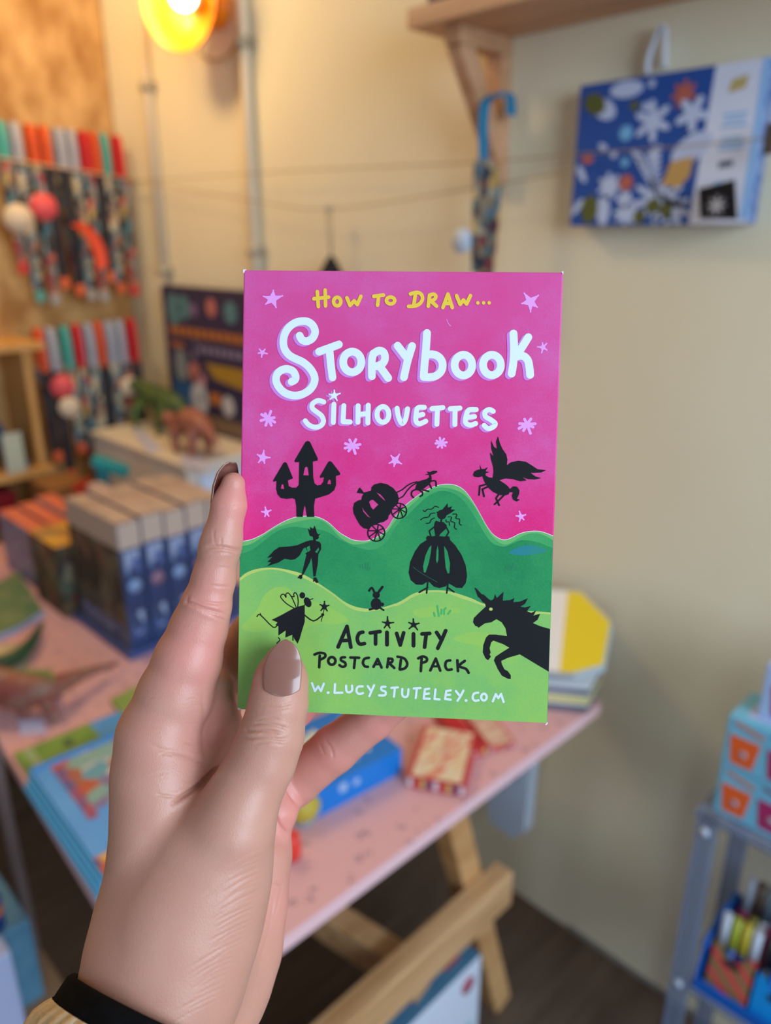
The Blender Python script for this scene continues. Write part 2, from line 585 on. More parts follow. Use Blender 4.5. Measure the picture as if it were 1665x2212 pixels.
for i in range(32):
    r = .016 if i % 4 == 0 else (.006 if i % 4 == 2 else .009)
    w = 2 * math.pi * i / 32
    pts.append(cc + Vector((r * math.cos(w), 0, r * math.sin(w))))
G().prism(pts, (0, -.0006, 0)).build('leaf_motif', mat('grey_leaf_print', '#a6a3a8', .6), t2)

# lanyard on the bracket --------------------------------------------------------------
X0 = -0.962
t = thing('lanyard', 'patterned lanyard with bright blue strap hanging alone from the shelf bracket', 'lanyard', (X0, 1.17, 1.47))
m_bluestrap = mat('bright_blue_strap', '#0a7096', .5)
a = pY(1046, 232, 1.165); bq = pY(1044, 345, 1.165)
G().ribbon(smoothpath([bq, a, pY(1075, 205, 1.172), pY(1100, 205, 1.20), pY(1104, 250, 1.205)], 8), (.25, 1, 0), .020, .002).build('strap_loop', m_bluestrap, t)
m_pat = patch('lanyard_print_pale', ['#5d6b6b', '#8c7f6c', '#2c3140', '#a9a38f', '#7a3b45', '#57788c', '#c7a05a', '#46505c'], 75, stretch=(1, 1, .8))
m_pat2 = patch('lanyard_print_multi', ['#3c3a40', '#7d6f66', '#a52c35', '#4f7d86', '#c9a55c', '#8b9a9c', '#2b2b33', '#d06a52', '#6b7a6a'], 62, stretch=(1, 1, .8))
G().ribbon(smoothpath([bq, pY(1040, 440, 1.165), pY(1037, 590, 1.165)], 6), (1, .2, 0), .036, .002).build('band', m_pat, t)
G().ribbon(smoothpath([bq + Vector((.012, .008, -.01)), pY(1064, 440, 1.175), pY(1048, 600, 1.172)], 6), (1, .2, 0), .03, .002).build('band', m_pat, t)
q = pY(998, 520, 1.160)
G().lathe([(0, 0), (.022, 0), (.022, .002), (0, .002)], q, (.2, -1, 0), 28).build('round_tag', mat('pale_tag', '#c3cfe0', .5), t)
# ================================================================ table
TZ = 0.72
TX0, TX1, TY0, TY1 = -2.10, -0.558, 0.249, 1.097


def pink_paper():
    m = bpy.data.materials.new('pink_patterned_paper')
    m.use_nodes = True
    nt = m.node_tree
    b = nt.nodes['Principled BSDF']
    b.inputs['Roughness'].default_value = 0.45
    tc = nt.nodes.new('ShaderNodeTexCoord')
    v = nt.nodes.new('ShaderNodeTexVoronoi')
    v.inputs['Scale'].default_value = 34
    nt.links.new(tc.outputs['Object'], v.inputs['Vector'])
    n = nt.nodes.new('ShaderNodeTexNoise')
    n.inputs['Scale'].default_value = 190
    nt.links.new(tc.outputs['Object'], n.inputs['Vector'])
    a = nt.nodes.new('ShaderNodeMath')
    a.operation = 'LESS_THAN'
    a.inputs[1].default_value = 0.27
    nt.links.new(v.outputs['Distance'], a.inputs[0])
    c = nt.nodes.new('ShaderNodeMath')
    c.operation = 'GREATER_THAN'
    c.inputs[1].default_value = 0.53
    nt.links.new(n.outputs['Fac'], c.inputs[0])
    d = nt.nodes.new('ShaderNodeMath')
    d.operation = 'MULTIPLY'
    nt.links.new(a.outputs[0], d.inputs[0])
    nt.links.new(c.outputs[0], d.inputs[1])
    mx = nt.nodes.new('ShaderNodeMix')
    mx.data_type = 'RGBA'
    mx.inputs[6].default_value = lin('#dcaab0')
    mx.inputs[7].default_value = lin('#8a6f86')
    nt.links.new(d.outputs[0], mx.inputs[0])
    nt.links.new(mx.outputs[2], b.inputs['Base Color'])
    return m


m_pink = pink_paper()
m_pinkedge = mat('pink_table_edge', '#efc4cc', 0.45)
t = thing('trestle_table', 'pink patterned table on pine trestles, crowded with books, boxes and toys', 'table', (-1.3, 0.67, 0))
corners = [(TX0, TY0 + .118), (TX1 - .012, TY0), (TX1 + .004, TY1), (TX0, TY1)]
g = G().prism([(x, y, TZ - .022) for x, y in corners], (0, 0, .022), 1)
g.add([(x, y, TZ + .0004) for x, y in corners], [(0, 1, 2, 3)], 0)
g.build('tabletop', [m_pink, m_pinkedge], t)
ta, tb = pz(1024, 1712, TZ - .024), pz(1062, 2150, 0.0)
LX = -0.66
re = pX(1088, 1905, LX + .044)
for (lx, s) in ((LX, 0), (-1.98, 0)):
    G().beam((lx, ta.y, TZ - .022), (lx, tb.y, 0.0), .048, .045, (1, 0, 0)).build('leg', m_pine, t, bevel=.003)
    G().beam((lx, TY0 + .13, TZ - .022), (lx, TY0 + .0, 0.0), .048, .045, (1, 0, 0)).build('leg', m_pine, t, bevel=.003)
    G().beam((lx + .044, TY0 + .12, re.z), (lx + .044, re.y, re.z), .040, .075, (0, 0, 1)).build('rail', m_pineY, t, bevel=.003)
    G().beam((lx, TY0 + .14, TZ - .056), (lx, TY1 - .03, TZ - .056), .06, .06, (0, 0, 1)).build('trestle_head', m_pineY, t, bevel=.003)
s0, s1 = pz(915, 2120, .36), pz(650, 1950, .36)
G().beam(s0, s0 + (s1 - s0) * 1.9, .045, .06, (0, 0, 1)).build('stretcher', m_pineY, t, bevel=.003)

# pale paper bag hanging off the far end of the table
q = pY(1060, 1650, 1.112); q2 = pY(1150, 1650, 1.112); q3 = pY(1100, 1800, 1.112)
bw = q2.x - q.x
t = thing('paper_bag', 'pale blue-white paper bag hanging at the end of the pink table beside the trestle leg', 'bag', (TX1 + .05, 1.16, q3.z))
bl = [(q.x, q.z), (q2.x, q2.z), (q2.x - .004, q3.z + .03), (q2.x - .03, q3.z), (q.x + .015, q3.z + .006), (q.x + .004, q3.z + .03)]
G().prism([(x, 1.105, z) for x, z in bl], (0, .03, 0)).build('bag', mat('pale_bag', '#c3cfe2', .4), t, bevel=.004)
G().ribbon(smoothpath([(q.x + .02, 1.103, q.z), (q.x + .022, 1.101, TZ - .03), (q2.x - .022, 1.101, TZ - .03), (q2.x - .02, 1.103, q.z)], 5), (0, 1, 0), .006, .002).build('handle', mat('pale_bag_handle', '#9fb0b8', .5), t)

# ================================================================ hanging lanyards, left
m_black = mat('black_strap', '#1c1a20', .7, '#3a3338', 70)
straps = {'teal': mat('teal_strap', '#45a69b', .5), 'grey': mat('grey_strap', '#a7aab6', .5), 'orange': mat('orange_strap', '#d8501f', .5), 'red': mat('red_strap', '#c9222b', .5)}
tips = {'orange': mat('orange_tip', '#e0663a', .5), 'grey': mat('grey_tip', '#a7a099', .5), 'red': mat('red_tip', '#cc3a35', .5), 'teal': mat('teal_tip', '#5aa396', .5)}
m_light = patch('lanyard_print_light', ['#8a9290', '#b9a97f', '#5f7f8c', '#c9b998', '#756a5f', '#3f5f78', '#b07a5a', '#2d2a34', '#3c3f48'], 62, stretch=(1, 1, .8))
row1 = [(8, 'teal', 'm', 'red', 300), (38, 'grey', 'l', 'teal', 655), (72, 'orange', 'm', 'grey', 660), (100, 'orange', 'b', 'orange', 625), (133, 'grey', 'b', 'orange', 640),
        (158, 'grey', 'l', 'grey', 650), (186, 'red', 'm', 'grey', 652), (207, 'orange', 'b', 'orange', 610), (228, 'teal', 'l', 'orange', 635), (258, 'red', 'm', 'red', 640)]
row2 = [(92, 'orange', 'b', 'orange', 1000), (117, 'grey', 'b', 'orange', 1040), (147, 'teal', 'l', 'orange', 980), (172, 'red', 'm', 'orange', 1060), (197, 'grey', 'l', 'orange', 1050),
        (218, 'orange', 'b', 'red', 1005), (240, 'grey', 'l', 'grey', 930), (262, 'grey', 'm', 'grey', 900), (288, 'red', 'b', 'orange', 860)]
ordn = ['first', 'second', 'third', 'fourth', 'fifth', 'sixth', 'seventh', 'eighth', 'ninth', 'last']
kindw = {'m': 'multicoloured patterned', 'l': 'pale patterned', 'b': 'black'}
bandm = {'m': m_pat2, 'l': m_light, 'b': m_black}


def lanyard(px, X, ytop, ystr, col, kd, tip, yend, label, group):
    p = pX(px, ystr, X)
    top = pX(px, ytop, X)
    end = pX(px + 2, yend if yend > ystr + 100 else ystr + 250, X)
    h = top.z - p.z
    y = p.y
    t = thing('lanyard', label, 'lanyard', (X, y, end.z), group)
    G().ribbon(smoothpath([(X + .020, y, p.z - .004), (X + .021, y, p.z + h * .55), (X + .012, y, top.z - .004), (X, y, top.z), (X - .012, y, top.z - .004), (X - .018, y, p.z + h * .5), (X - .014, y, p.z)], 6), (0, 1, 0), .020, .004).build('strap_loop', straps[col], t)
    sw = random.uniform(-.0035, .0035)
    G().ribbon(smoothpath([(X + .020, y, p.z - .002), (X + .024, y + sw, (p.z + end.z) / 2), (X + .018, y + sw * .4, end.z + .028)], 8), (0, 1, 0), .0265, .0025).build('band', bandm[kd], t)
    G().ribbon(smoothpath([(X - .014, y - .004, p.z), (X - .010, y + .004 - sw, (p.z + end.z) / 2), (X - .006, y + .002, end.z + .05)], 8), (0, 1, 0), .025, .0025).build('band', bandm['m' if kd == 'b' else kd], t)
    G().box((X + .012, y - .013, end.z), (X + .026, y + .013, end.z + .032)).build('buckle_tip', tips[tip], t, bevel=.003)


XA, XB = -2.33, -2.27
for i, (px, col, kd, tip, ye) in enumerate(row1):
    yt = 262 + (px / 258) * 34
    lanyard(px, XA, yt, 342 + 47 * px / 281, col, kd, tip, ye, '%s lanyard with %s loop, %s from the left in the upper hanging row' % (kindw[kd], col, ordn[i]), 'lanyards in the upper row')
n2 = len(row2)
for i, (px, col, kd, tip, ye) in enumerate(row2):
    yt = 712 - 22 * (px - 92) / 196
    lanyard(px, XB, yt, yt + 88, col, kd, tip, ye, '%s lanyard with %s loop, %s from the left in the lower hanging row' % (kindw[kd], col, ordn[i] if i < n2 - 1 else 'last'), 'lanyards in the lower row')
ya, yb = pX(-60, 335, XA), pX(281, 389, XA)
t = thing('hanging_rail', 'cream cord strung in front of the strand board, carrying the upper lanyards', 'rail', (WALLX + .02, (ya.y + yb.y) / 2, ya.z))
off = Vector((.030, 0, 0))
G().tube([ya + off, yb + off], .0024, 8).build('cord', mat('cream_cord', '#d9b48a', .7), t)
for q in (ya, yb):
    G().tube([q + off, (WALLX + .017, q.y, q.z)], .003, 8).build('hook', m_clip, t)
ya, yb = pX(60, 715 + 82, XB), pX(300, 690 + 88, XB)
t = thing('hanging_rail', 'cream cord strung lower down, carrying the lower lanyards beside the plywood shelves', 'rail', (WALLX + .02, (ya.y + yb.y) / 2, ya.z))
G().tube([ya, yb], .0022, 8).build('cord', MATS['cream_cord'], t)
for q in (ya, yb):
    G().tube([q, (WALLX + .017, q.y, q.z)], .003, 8).build('hook', m_clip, t)


def roundtag(px, py, X, r, mname, hexc, label, ptop):
    q = pX(px, py, X)
    tp = pX(ptop[0], ptop[1], X - .004)
    t = thing('swing_tag', label, 'tag', (q.x, q.y, q.z - r), 'round swing tags on the lanyards')
    g = G().lathe([(0, 0), (r, 0), (r, .002), (0, .002)], q, (1, -.3, 0), 28)
    g.build('tag_disc', mat(mname, hexc, .5), t)
    G().tube([q + Vector((.001, 0, r * .8)), tp], .0012, 6).build('tag_string', mat('tag_cord', '#b9636a', .7), t)


roundtag(94, 447, XA + .05, .036, 'coral_tag', '#e8585a', 'round coral pink swing tag among the upper lanyards', (85, 375))
roundtag(40, 472, XA + .055, .038, 'cream_tag', '#ddc6a8', 'round cream swing tag beside the coral one, at the far left', (25, 350))
roundtag(135, 835, XB + .05, .034, 'coral_tag', '#e8585a', 'round coral pink swing tag among the lower lanyards', (130, 790))
roundtag(150, 880, XB + .056, .030, 'cream_tag', '#ddc6a8', 'small round cream swing tag just under the lower coral tag', (150, 800))
roundtag(282, 835, XB + .05, .030, 'cream_tag', '#ddc6a8', 'round cream swing tag at the right end of the lower lanyards', (285, 790))
pts = [pX(x, y, XA + .065) for x, y in ((165, 482), (190, 500), (212, 535), (222, 580))]
t = G().ribbon(smoothpath(pts, 6), (.2, 1, .3), .034, .004).build('orange_strap_piece', mat('vivid_orange', '#ee4d18', .5))
tag(t, 'vivid orange curved strap lying across the upper lanyards', 'strap')

# ================================================================ plywood shelf unit, left
XS = -2.20
a = pX(112, 1000, XS); tp = pX(95, 742, XS); bt = pX(0, 1035, XS)
t = thing('plywood_shelf', 'plywood wall shelf unit at the left edge beside the lower lanyards', 'shelf', (WALLX, a.y - .2, bt.z - .02))
G().box((WALLX + .019, -.3, tp.z - .016), (XS, tp.y, tp.z + .004)).build('shelf_board', m_ply, t, bevel=.001)
G().box((WALLX + .019, -.3, a.z - .032), (XS, a.y + .008, a.z - .01)).build('shelf_board', m_ply, t, bevel=.001)
G().box((WALLX + .019, a.y - .028, a.z - .01), (XS - .02, a.y - .010, tp.z - .016)).build('side_panel', m_ply, t, bevel=.001)
zf = a.z - .0095
yb = a.y - .035
tt = G().prism([(-2.235, yb - .010, zf), (-2.235, yb - .055, zf), (-2.28, yb - .15, zf + .24), (-2.28, yb - .115, zf + .24)], (-.11, 0, 0), 0).build('book', [mat('navy_book', '#20395f', .5)], bevel=.001)
tag(tt, 'navy blue book leaning on the plywood shelf at the far left', 'book')
q = pX(33, 1000, XS + .006)
tt = G().box((XS - .004, q.y - .022, zf), (XS - .001, q.y + .030, zf + .115), 0).build('price_card', mat('pale_green_card', '#b9bda8', .6))
tag(tt, 'pale grey-green card standing at the front of the plywood shelf', 'card')
q = pX(30, 1090, -2.22)
tt = G().box((-2.40, q.y - .3, TZ + .0006), (-2.22, q.y + .012, q.z + .04)).build('storage_box', mat('deep_red_box', '#8c1020', .5), bevel=.006)
tag(tt, 'deep red box standing under the plywood shelf at the left edge', 'box')
for o in (tt,):
    pass
q = pX(130, 1090, -2.21)
q = pX(120, 1090, -2.05)
tt = G().box((-2.185, q.y - .01, TZ + .0006), (-2.05, q.y + .10, q.z + .045)).build('carton', mat('brown_carton', '#9a6c3f', .7, '#8f6238', 20), bevel=.003)
tag(tt, 'brown cardboard carton behind the pastel books, next to the deep red box', 'carton')

# ================================================================ things on the table
# white display box with dinosaurs
wc = pz(402, 1006, .96)
t = thing('display_box', 'white display box at the back of the table with toy dinosaurs on top', 'box', (-1.9, 1.1, TZ))
G().box((-2.195, wc.y, TZ + .0006), (wc.x, 1.225, .945)).build('plinth', mat('white_display_card', '#d3cdc4', .6), t, bevel=.003)
G().box((-2.20, wc.y - .006, .945), (wc.x + .006, 1.228, .96)).build('lid', mat('white_display_lid', '#d9cdbd', .6), t, bevel=.002)
q = pX(455, 1040, wc.x + .0065)
tt = G().box((wc.x + .0065, q.y - .03, TZ + .02), (wc.x + .0085, q.y + .10, .925)).build('price_sheet', mat('blue_white_sheet', '#c8d8f2', .5))
tag(tt, 'pale blue-white sheet fixed to the right side of the white display box', 'sheet')


def dino(label, pts, rad, legs, mname, h1, h2, spines=None, sname=None, group=None, vox=.004):
    t = thing('toy_dinosaur', label, 'toy', (pts[len(pts) // 2].x, pts[len(pts) // 2].y, min(l[-1].z for l in legs)), group)
    g = G()
    g.tube(smoothpath(pts, 4), [rad[0]] + [None] if False else list(np.interp(np.linspace(0, len(rad) - 1, len(smoothpath(pts, 4))), range(len(rad)), rad)), 12)
    for l in legs:
        n = len(l)
        g.tube(smoothpath(l, 4), list(np.linspace(rad[len(rad) // 2] * .55, rad[len(rad) // 2] * .22, len(smoothpath(l, 4)))), 8)
    g.build('body', mat(mname, h1, .5, h2, 40), t, remesh=vox, smooth_it=2)
    if spines:
        s = G()
        for p, hh, d in spines:
            d = d.normalized()
            s.prism([p - d * .010, p + d * .010, p + Vector((0, 0, hh))], (.003, .003, 0))
        s.build('back_spines', mat(sname, '#9a9a4a', .6), t)
    return t


# green dinosaur lying along the back of the white box
A = pY(245, 850, 1.13); Bq = pY(450, 880, 1.15)
zt = .96
def gp(f, z, dy=0):
    return Vector((-2.215 + .36 * f, 1.115 + dy, zt + z * 1.6))
dino('green toy crocodile-like dinosaur lying on the white display box in front of the poster', [gp(-.05, .075), gp(.12, .07), gp(.3, .062), gp(.5, .058), gp(.68, .052), gp(.85, .035), gp(1.0, .02)], [.012, .024, .034, .036, .03, .017, .005],
     [[gp(.25, .05, -.02), gp(.22, .03, -.045), gp(.24, .001, -.05)], [gp(.6, .05, -.02), gp(.62, .03, -.045), gp(.6, .001, -.05)], [gp(.25, .05, .015), gp(.22, .001, .03)], [gp(.6, .05, .015), gp(.62, .001, .03)]], 'dino_green', '#5a6d2c', '#2f4a38')
def rp(f, z, dy=0):
    return Vector((-1.86 + .20 * f, 1.03 + dy, zt + z * .95))
dino('red-brown toy dinosaur standing on the white display box', [rp(-.15, .075), rp(.0, .085), rp(.15, .06), rp(.35, .085), rp(.55, .095), rp(.75, .09), rp(.95, .075), rp(1.15, .05)], [.012, .020, .016, .028, .036, .03, .016, .005],
     [[rp(.35, .07, -.02), rp(.33, .04, -.028), rp(.36, .001, -.028)], [rp(.72, .075, -.02), rp(.76, .04, -.028), rp(.72, .001, -.028)], [rp(.35, .07, .02), rp(.33, .001, .028)], [rp(.72, .075, .02), rp(.74, .001, .028)]], 'dino_red', '#8a4a3a', '#a56a58')
q = pz(330, 925, .962)
tt = G().prism([pz(285, 930, .9615), pz(303, 926, .9615), pz(345, 968, .9615), pz(318, 975, .9615)], (0, 0, .003)).build('price_card', mat('lilac_card', '#bcc0e2', .5))
tag(tt, 'lilac price card lying at the left end of the white display box', 'card')
tt = G().prism([pz(400, 985, .961), pz(455, 1000, .961), pz(445, 1022, .961), pz(388, 1000, .961)], (0, 0, .003)).build('price_card', MATS['lilac_card'])
tag(tt, 'lilac price card on the white display box in front of the red-brown dinosaur', 'card')

# dark game box leaning on the wall -------------------------------------------------
q0, q1 = pY(352, 622, 1.238), pY(372, 862, 1.238)
PYf = 1.190
PX0, PX1, PZ0, PZ1 = pY(354, 700, PYf).x, -1.62, .9606, pY(440, 623, PYf).z
t = thing('game_box', 'large dark purple game box standing against the back wall behind the dinosaurs', 'box', ((PX0 + PX1) / 2, 1.23, PZ0))
G().box((PX0, PYf, PZ0), (PX1, 1.2165, PZ1)).build('box_body', mat('dark_purple_box', '#332c4c', .45), t, bevel=.002)
def pp(u, v, k=1):
    return Vector((PX0 + u * (PX1 - PX0), PYf - .0006 * k, PZ1 - v * (PZ1 - PZ0)))
def rect(g, u0, v0, u1, v1, mi, k=2):
    g.prism([pp(u0, v0, k), pp(u1, v0, k), pp(u1, v1, k), pp(u0, v1, k)], (0, -.0004, 0), mi)
def disc(g, u, v, r, mi, k=2, asp=1):
    g.prism([pp(u, v, k) + Vector((r * math.cos(w * .3927), 0, r * asp * math.sin(w * .3927))) for w in range(16)], (0, -.0004, 0), mi)
g = G()
disc(g, .13, .16, .036, 0, asp=1.3); disc(g, .24, .14, .032, 0, asp=1.1); disc(g, .34, .15, .02, 1); disc(g, .52, .12, .025, 2); disc(g, .7, .14, .03, 0)
for i in range(12):   # blurred rows of lettering
    rect(g, .07 + i * .075, .275, .07 + i * .075 + .055, .335, 3)
for i in range(3):
    rect(g, .07 + i * .05, .385, .07 + i * .05 + .035, .425, 3)
for i in range(10):
    rect(g, .30 + i * .065, .385, .30 + i * .065 + .045, .435, 4)
g.prism([pp(.28, .44, 2), pp(.33, .36, 2), pp(.36, .37, 2), pp(.31, .5, 2)], (0, -.0004, 0), 4)
disc(g, .16, .56, .035, 5, asp=1.5); disc(g, .30, .58, .03, 2); disc(g, .36, .63, .024, 6); g.prism([pp(.42, .5, 2), pp(.98, .5, 2), pp(.98, .66, 2), pp(.5, .6, 2)], (0, -.0004, 0), 7)
rect(g, .06, .66, .24, .98, 8); disc(g, .33, .77, .045, 9, 3, 1.1); disc(g, .345, .76, .008, 10, 4); rect(g, .44, .70, .55, .78, 3); disc(g, .62, .77, .03, 9); rect(g, .4, .87, .98, .97, 11); disc(g, .39, .92, .03, 12, 3, .4)
g.build('cover_picture', [mat('teal_ink', '#56808a', .6), mat('mauve_ink', '#7a6088', .6), mat('salmon_ink', '#b9706a', .6), mat('amber_ink', '#b9702f', .6), mat('grey_lilac_ink', '#8a7d9c', .6), mat('grey_green_ink', '#82898c', .6), mat('pink_ink', '#c98a98', .6), mat('mustard_ink', '#a8822a', .6), mat('royal_blue_ink', '#2f5f94', .6), mat('white_ink', '#bfc0c8', .6), mat('black_ink', '#242028', .6), mat('brown_ink', '#7a6450', .6), mat('red_ink', '#b03a35', .6)], t)

# row of navy boxed games ------------------------------------------------------------
bc = Vector((-1.292, .584, TZ))
tray = G().box((bc.x - .24, bc.y - .012, TZ + .0006), (bc.x + .012, bc.y + .33, TZ + .016)).build('display_tray', mat('blue_tray', '#3d4f86', .5), bevel=.002)
tag(tray, 'low blue display tray under the row of navy boxed games', 'tray')
m_navybox = mat('navy_box_card', '#25375f', .5, '#2c4272', 12)
m_beigetop = mat('beige_box_band', '#b8a598', .6)
m_spineink = patch('spine_print', ['#25375f', '#6f86b4', '#25375f', '#4b639b', '#93a4c4', '#25375f'], 70, stretch=(1, 1, .6))
m_cover = patch('dark_cover_picture', ['#2a2624', '#4b4038', '#5f5a4a', '#1d1b1d', '#6b4a3e', '#3b4240', '#2a2624', '#544c3c'], 24)
m_boxtop = patch('brown_box_top', ['#a8938a', '#b5a097', '#a3948f', '#b8a79c'], 18)
bw = .046
for i in range(5):
    y0 = bc.y + i * (bw + .0025)
    h = .262 + (.004 if i % 2 else 0)
    z0 = TZ + .0166
    t = thing('boxed_game', 'navy boxed game with beige band, %s' % ['frontmost of the row showing its dark cover', 'second of the row from the front', 'middle one of the row of five', 'fourth of the row from the front', 'rearmost of the row, nearest the white display box'][i], 'box', (bc.x - .1, y0 + bw / 2, z0), 'row of navy boxed games')
    G().box((bc.x - .225, y0, z0), (bc.x, y0 + bw, z0 + h)).build('box_body', m_navybox, t, bevel=.0012)
    g = G().box((bc.x, y0 + .001, z0 + h * .80), (bc.x + .0006, y0 + bw - .001, z0 + h - .001), 0)
    g.box((bc.x, y0 + .008, z0 + h * .60), (bc.x + .0006, y0 + bw - .008, z0 + h * .78), 1)
    g.box((bc.x, y0 + .010, z0 + h * .10), (bc.x + .0006, y0 + bw - .012, z0 + h * .36), 1)
    g.lathe([(0, 0), (.014, 0), (.014, .0007), (0, .0007)], (bc.x, y0 + bw / 2, z0 + h * .5), (1, 0, 0), 18, 2 if i % 2 else 3)
    g.build('spine_print', [m_beigetop, m_spineink, mat('rose_dot', '#8f6f86', .6), mat('pale_blue_dot', '#7f9cc9', .6)], t)
    g = G().box((bc.x - .224, y0 + .001, z0 + h), (bc.x - .001, y0 + bw - .001, z0 + h + .0006), 0)
    g.build('top_print', m_boxtop, t)
    if i == 0:
        g = G().box((bc.x - .224, y0 - .0006, z0 + .001), (bc.x - .001, y0, z0 + h * .80), 0)
        g.box((bc.x - .224, y0 - .0006, z0 + h * .80), (bc.x - .001, y0, z0 + h - .001), 1)
        g.box((bc.x - .21, y0 - .0009, z0 + h * .03), (bc.x - .02, y0 - .0004, z0 + h * .16), 2)
        g.build('cover_picture', [m_cover, m_beigetop, patch('cover_caption', ['#3d4f78', '#7a8cb4', '#56689a', '#3d4f78'], 60, stretch=(1, 1, 3))], t)

# yellow topped box left of it
yb = pz(80, 1395, TZ)
t = thing('picture_box', 'lower box with a mustard yellow top and dark picture sides, left of the navy games', 'box', (-1.62, .56, TZ))
G().box((-1.69, .560, TZ + .0006), (-1.545, .70, TZ + .165)).build('box_body', patch('jungle_side_picture', ['#3a3626', '#5a4a34', '#2b2c2e', '#6d3e34', '#4c5344', '#77705a'], 26), t, bevel=.001)
G().box((-1.6895, .5605, TZ + .165), (-1.5455, .6995, TZ + .166)).build('top_print', patch('mustard_top', ['#c9963c', '#b98a4a', '#d3a63e', '#9a7a50'], 22), t)

# row of pastel books / boxes behind
for i in range(4):
    x1 = -1.70 - .0 * i
    y0 = .575 + i * .047
    m_ = [mat('violet_white_card', '#9a96b0', .5, '#7b6f92', 30), mat('dusty_red_card', '#8e5a68', .5, '#6e4a78', 25), mat('lilac_grey_card', '#a3a6bd', .5, '#8890a8', 25), mat('pale_blue_card', '#a9bad6', .5, '#8a94ad', 30)][i]
    t = thing('boxed_toy', ['violet-white box with salmon top, nearest of the pastel row at left', 'dusty red box with salmon top, second of the pastel row', 'lilac-grey box with salmon top, third of the pastel row', 'pale blue taller box at the rear of the pastel row beside the orange tag'][i], 'box', (x1 - .1, y0, TZ), 'pastel boxes in a row')
    h = [.150, .155, .165, .225][i]
    if i == 3:
        x1 = bc.x - .232
        y0 = .718
    G().box((x1 - .22, y0, TZ + .0006), (x1, y0 + .043, TZ + h)).build('box_body', m_, t, bevel=.001)
    G().box((x1 - .2195, y0 + .0005, TZ + h), (x1 - .0005, y0 + .0425, TZ + h + .0006)).build('top_print', mat('salmon_top', '#d9785f', .5) if i < 3 else mat('lilac_top', '#b7a3a8', .5), t)

# teal clamp and orange tag
tb_ = pz(222, 1085, .93)
q0 = pd(222, 1085, 1.90); q1 = pd(218, 1000, 1.90); qa = pd(198, 992, 1.89); qb = pd(278, 1020, 1.93)
t = thing('toy_hammer', 'teal plastic T-shaped toy standing behind the brown-topped boxes', 'toy', q0)
zbase = .89
G().beam((q0.x, q0.y, TZ + .0008), q1, .030, .022, (1, 0, 0)).build('stem', mat('teal_plastic', '#0f6f7d', .4), t, bevel=.004)
G().beam(qa, qb, .034, .030, (0, 0, 1)).build('crossbar', mat('teal_plastic_top', '#1f8a86', .4), t, bevel=.006)
pts = [pd(158, 1045, 1.80), pd(190, 1030, 1.80), pd(180, 1062, 1.80), pd(170, 1100, 1.80), pd(160, 1078, 1.80)]
tt = G().prism(pts, (.004, .004, 0)).build('orange_tag', mat('coral_orange', '#e2502c', .5), bevel=.001)
tag(tt, 'coral orange pointed tag sticking up beside the teal toy', 'tag')

# green book, snake and spinosaur at the left -----------------------------------------
t = thing('picture_book', 'open green picture book lying flat near the left edge of the table', 'book', (-1.62, .42, TZ))
q = [pz(-60, 1300, TZ + .001), pz(40, 1245, TZ + .001), pz(95, 1330, TZ + .001), pz(40, 1365, TZ + .001), pz(-40, 1400, TZ + .001)]
G().prism(q, (0, 0, .012)).build('pages', mat('page_edges', '#9fb0cf', .6), t)
G().prism([p + Vector((0, 0, .0122)) for p in q], (0, 0, .0014)).build('cover', mat('green_cover', '#4f7a5a', .5, '#7a8a62', 22), t)
sp = [pz(x, y, TZ + .024) for x, y in ((92, 1345), (70, 1385), (40, 1415), (5, 1432), (-40, 1440))]
t = thing('toy_snake', 'dark green toy snake curling beside the green picture book', 'toy', (sp[2].x, sp[2].y, TZ))
g = G()
path = smoothpath(sp, 6)
g.tube(path, list(np.interp(np.linspace(0, 1, len(path)), [0, .3, 1], [.004, .012, .016])), 12).build('body', mat('snake_green', '#2f5a3c', .45, '#1f4030', 60), t)
tt = G().prism([pz(-10, 1400, TZ + .001), pz(70, 1395, TZ + .001), pz(60, 1440, TZ + .001), pz(-20, 1450, TZ + .001)], (0, 0, .006)).build('leaflet', mat('cream_leaflet', '#d3c2a0', .6, '#b0b49a', 30))
tag(tt, 'cream leaflet lying under the dark green toy snake', 'leaflet')

def sp_(px, py, z):
    return pz(px, py, TZ + z)
dino('red-brown toy dinosaur with yellow-green back spines, lying in front of the navy boxed games', [sp_(-70, 1475, .05), sp_(-10, 1480, .055), sp_(40, 1490, .05), sp_(90, 1490, .05), sp_(135, 1475, .045), sp_(190, 1452, .035), sp_(262, 1432, .02)], [.022, .034, .034, .026, .018, .010, .003],
     [[sp_(20, 1500, .04), sp_(50, 1530, .02), sp_(60, 1555, .0015)], [sp_(90, 1500, .04), sp_(110, 1535, .02), sp_(125, 1560, .0015)], [sp_(0, 1480, .03), sp_(0, 1500, .0015)], [sp_(105, 1490, .03), sp_(130, 1500, .0015)]], 'spino_red', '#8a4238', '#8a6a5c',
     spines=[(sp_(x, 1470 - 6 * math.sin((x + 60) / 60) + (x - 20) * -.06 + 6, .066), .022, Vector((1, .6, 0))) for x in range(-50, 110, 12)], sname='spine_green')
q = [pz(40, 1560, TZ + .0012), pz(92, 1556, TZ + .0012), pz(100, 1582, TZ + .0012), pz(44, 1586, TZ + .0012)]
tt = G().prism(q, (0, 0, .003)).build('price_card', mat('white_lilac_card', '#d3cdf0', .5))
tag(tt, 'white-lilac price card on the pink table left of the activity books', 'card')

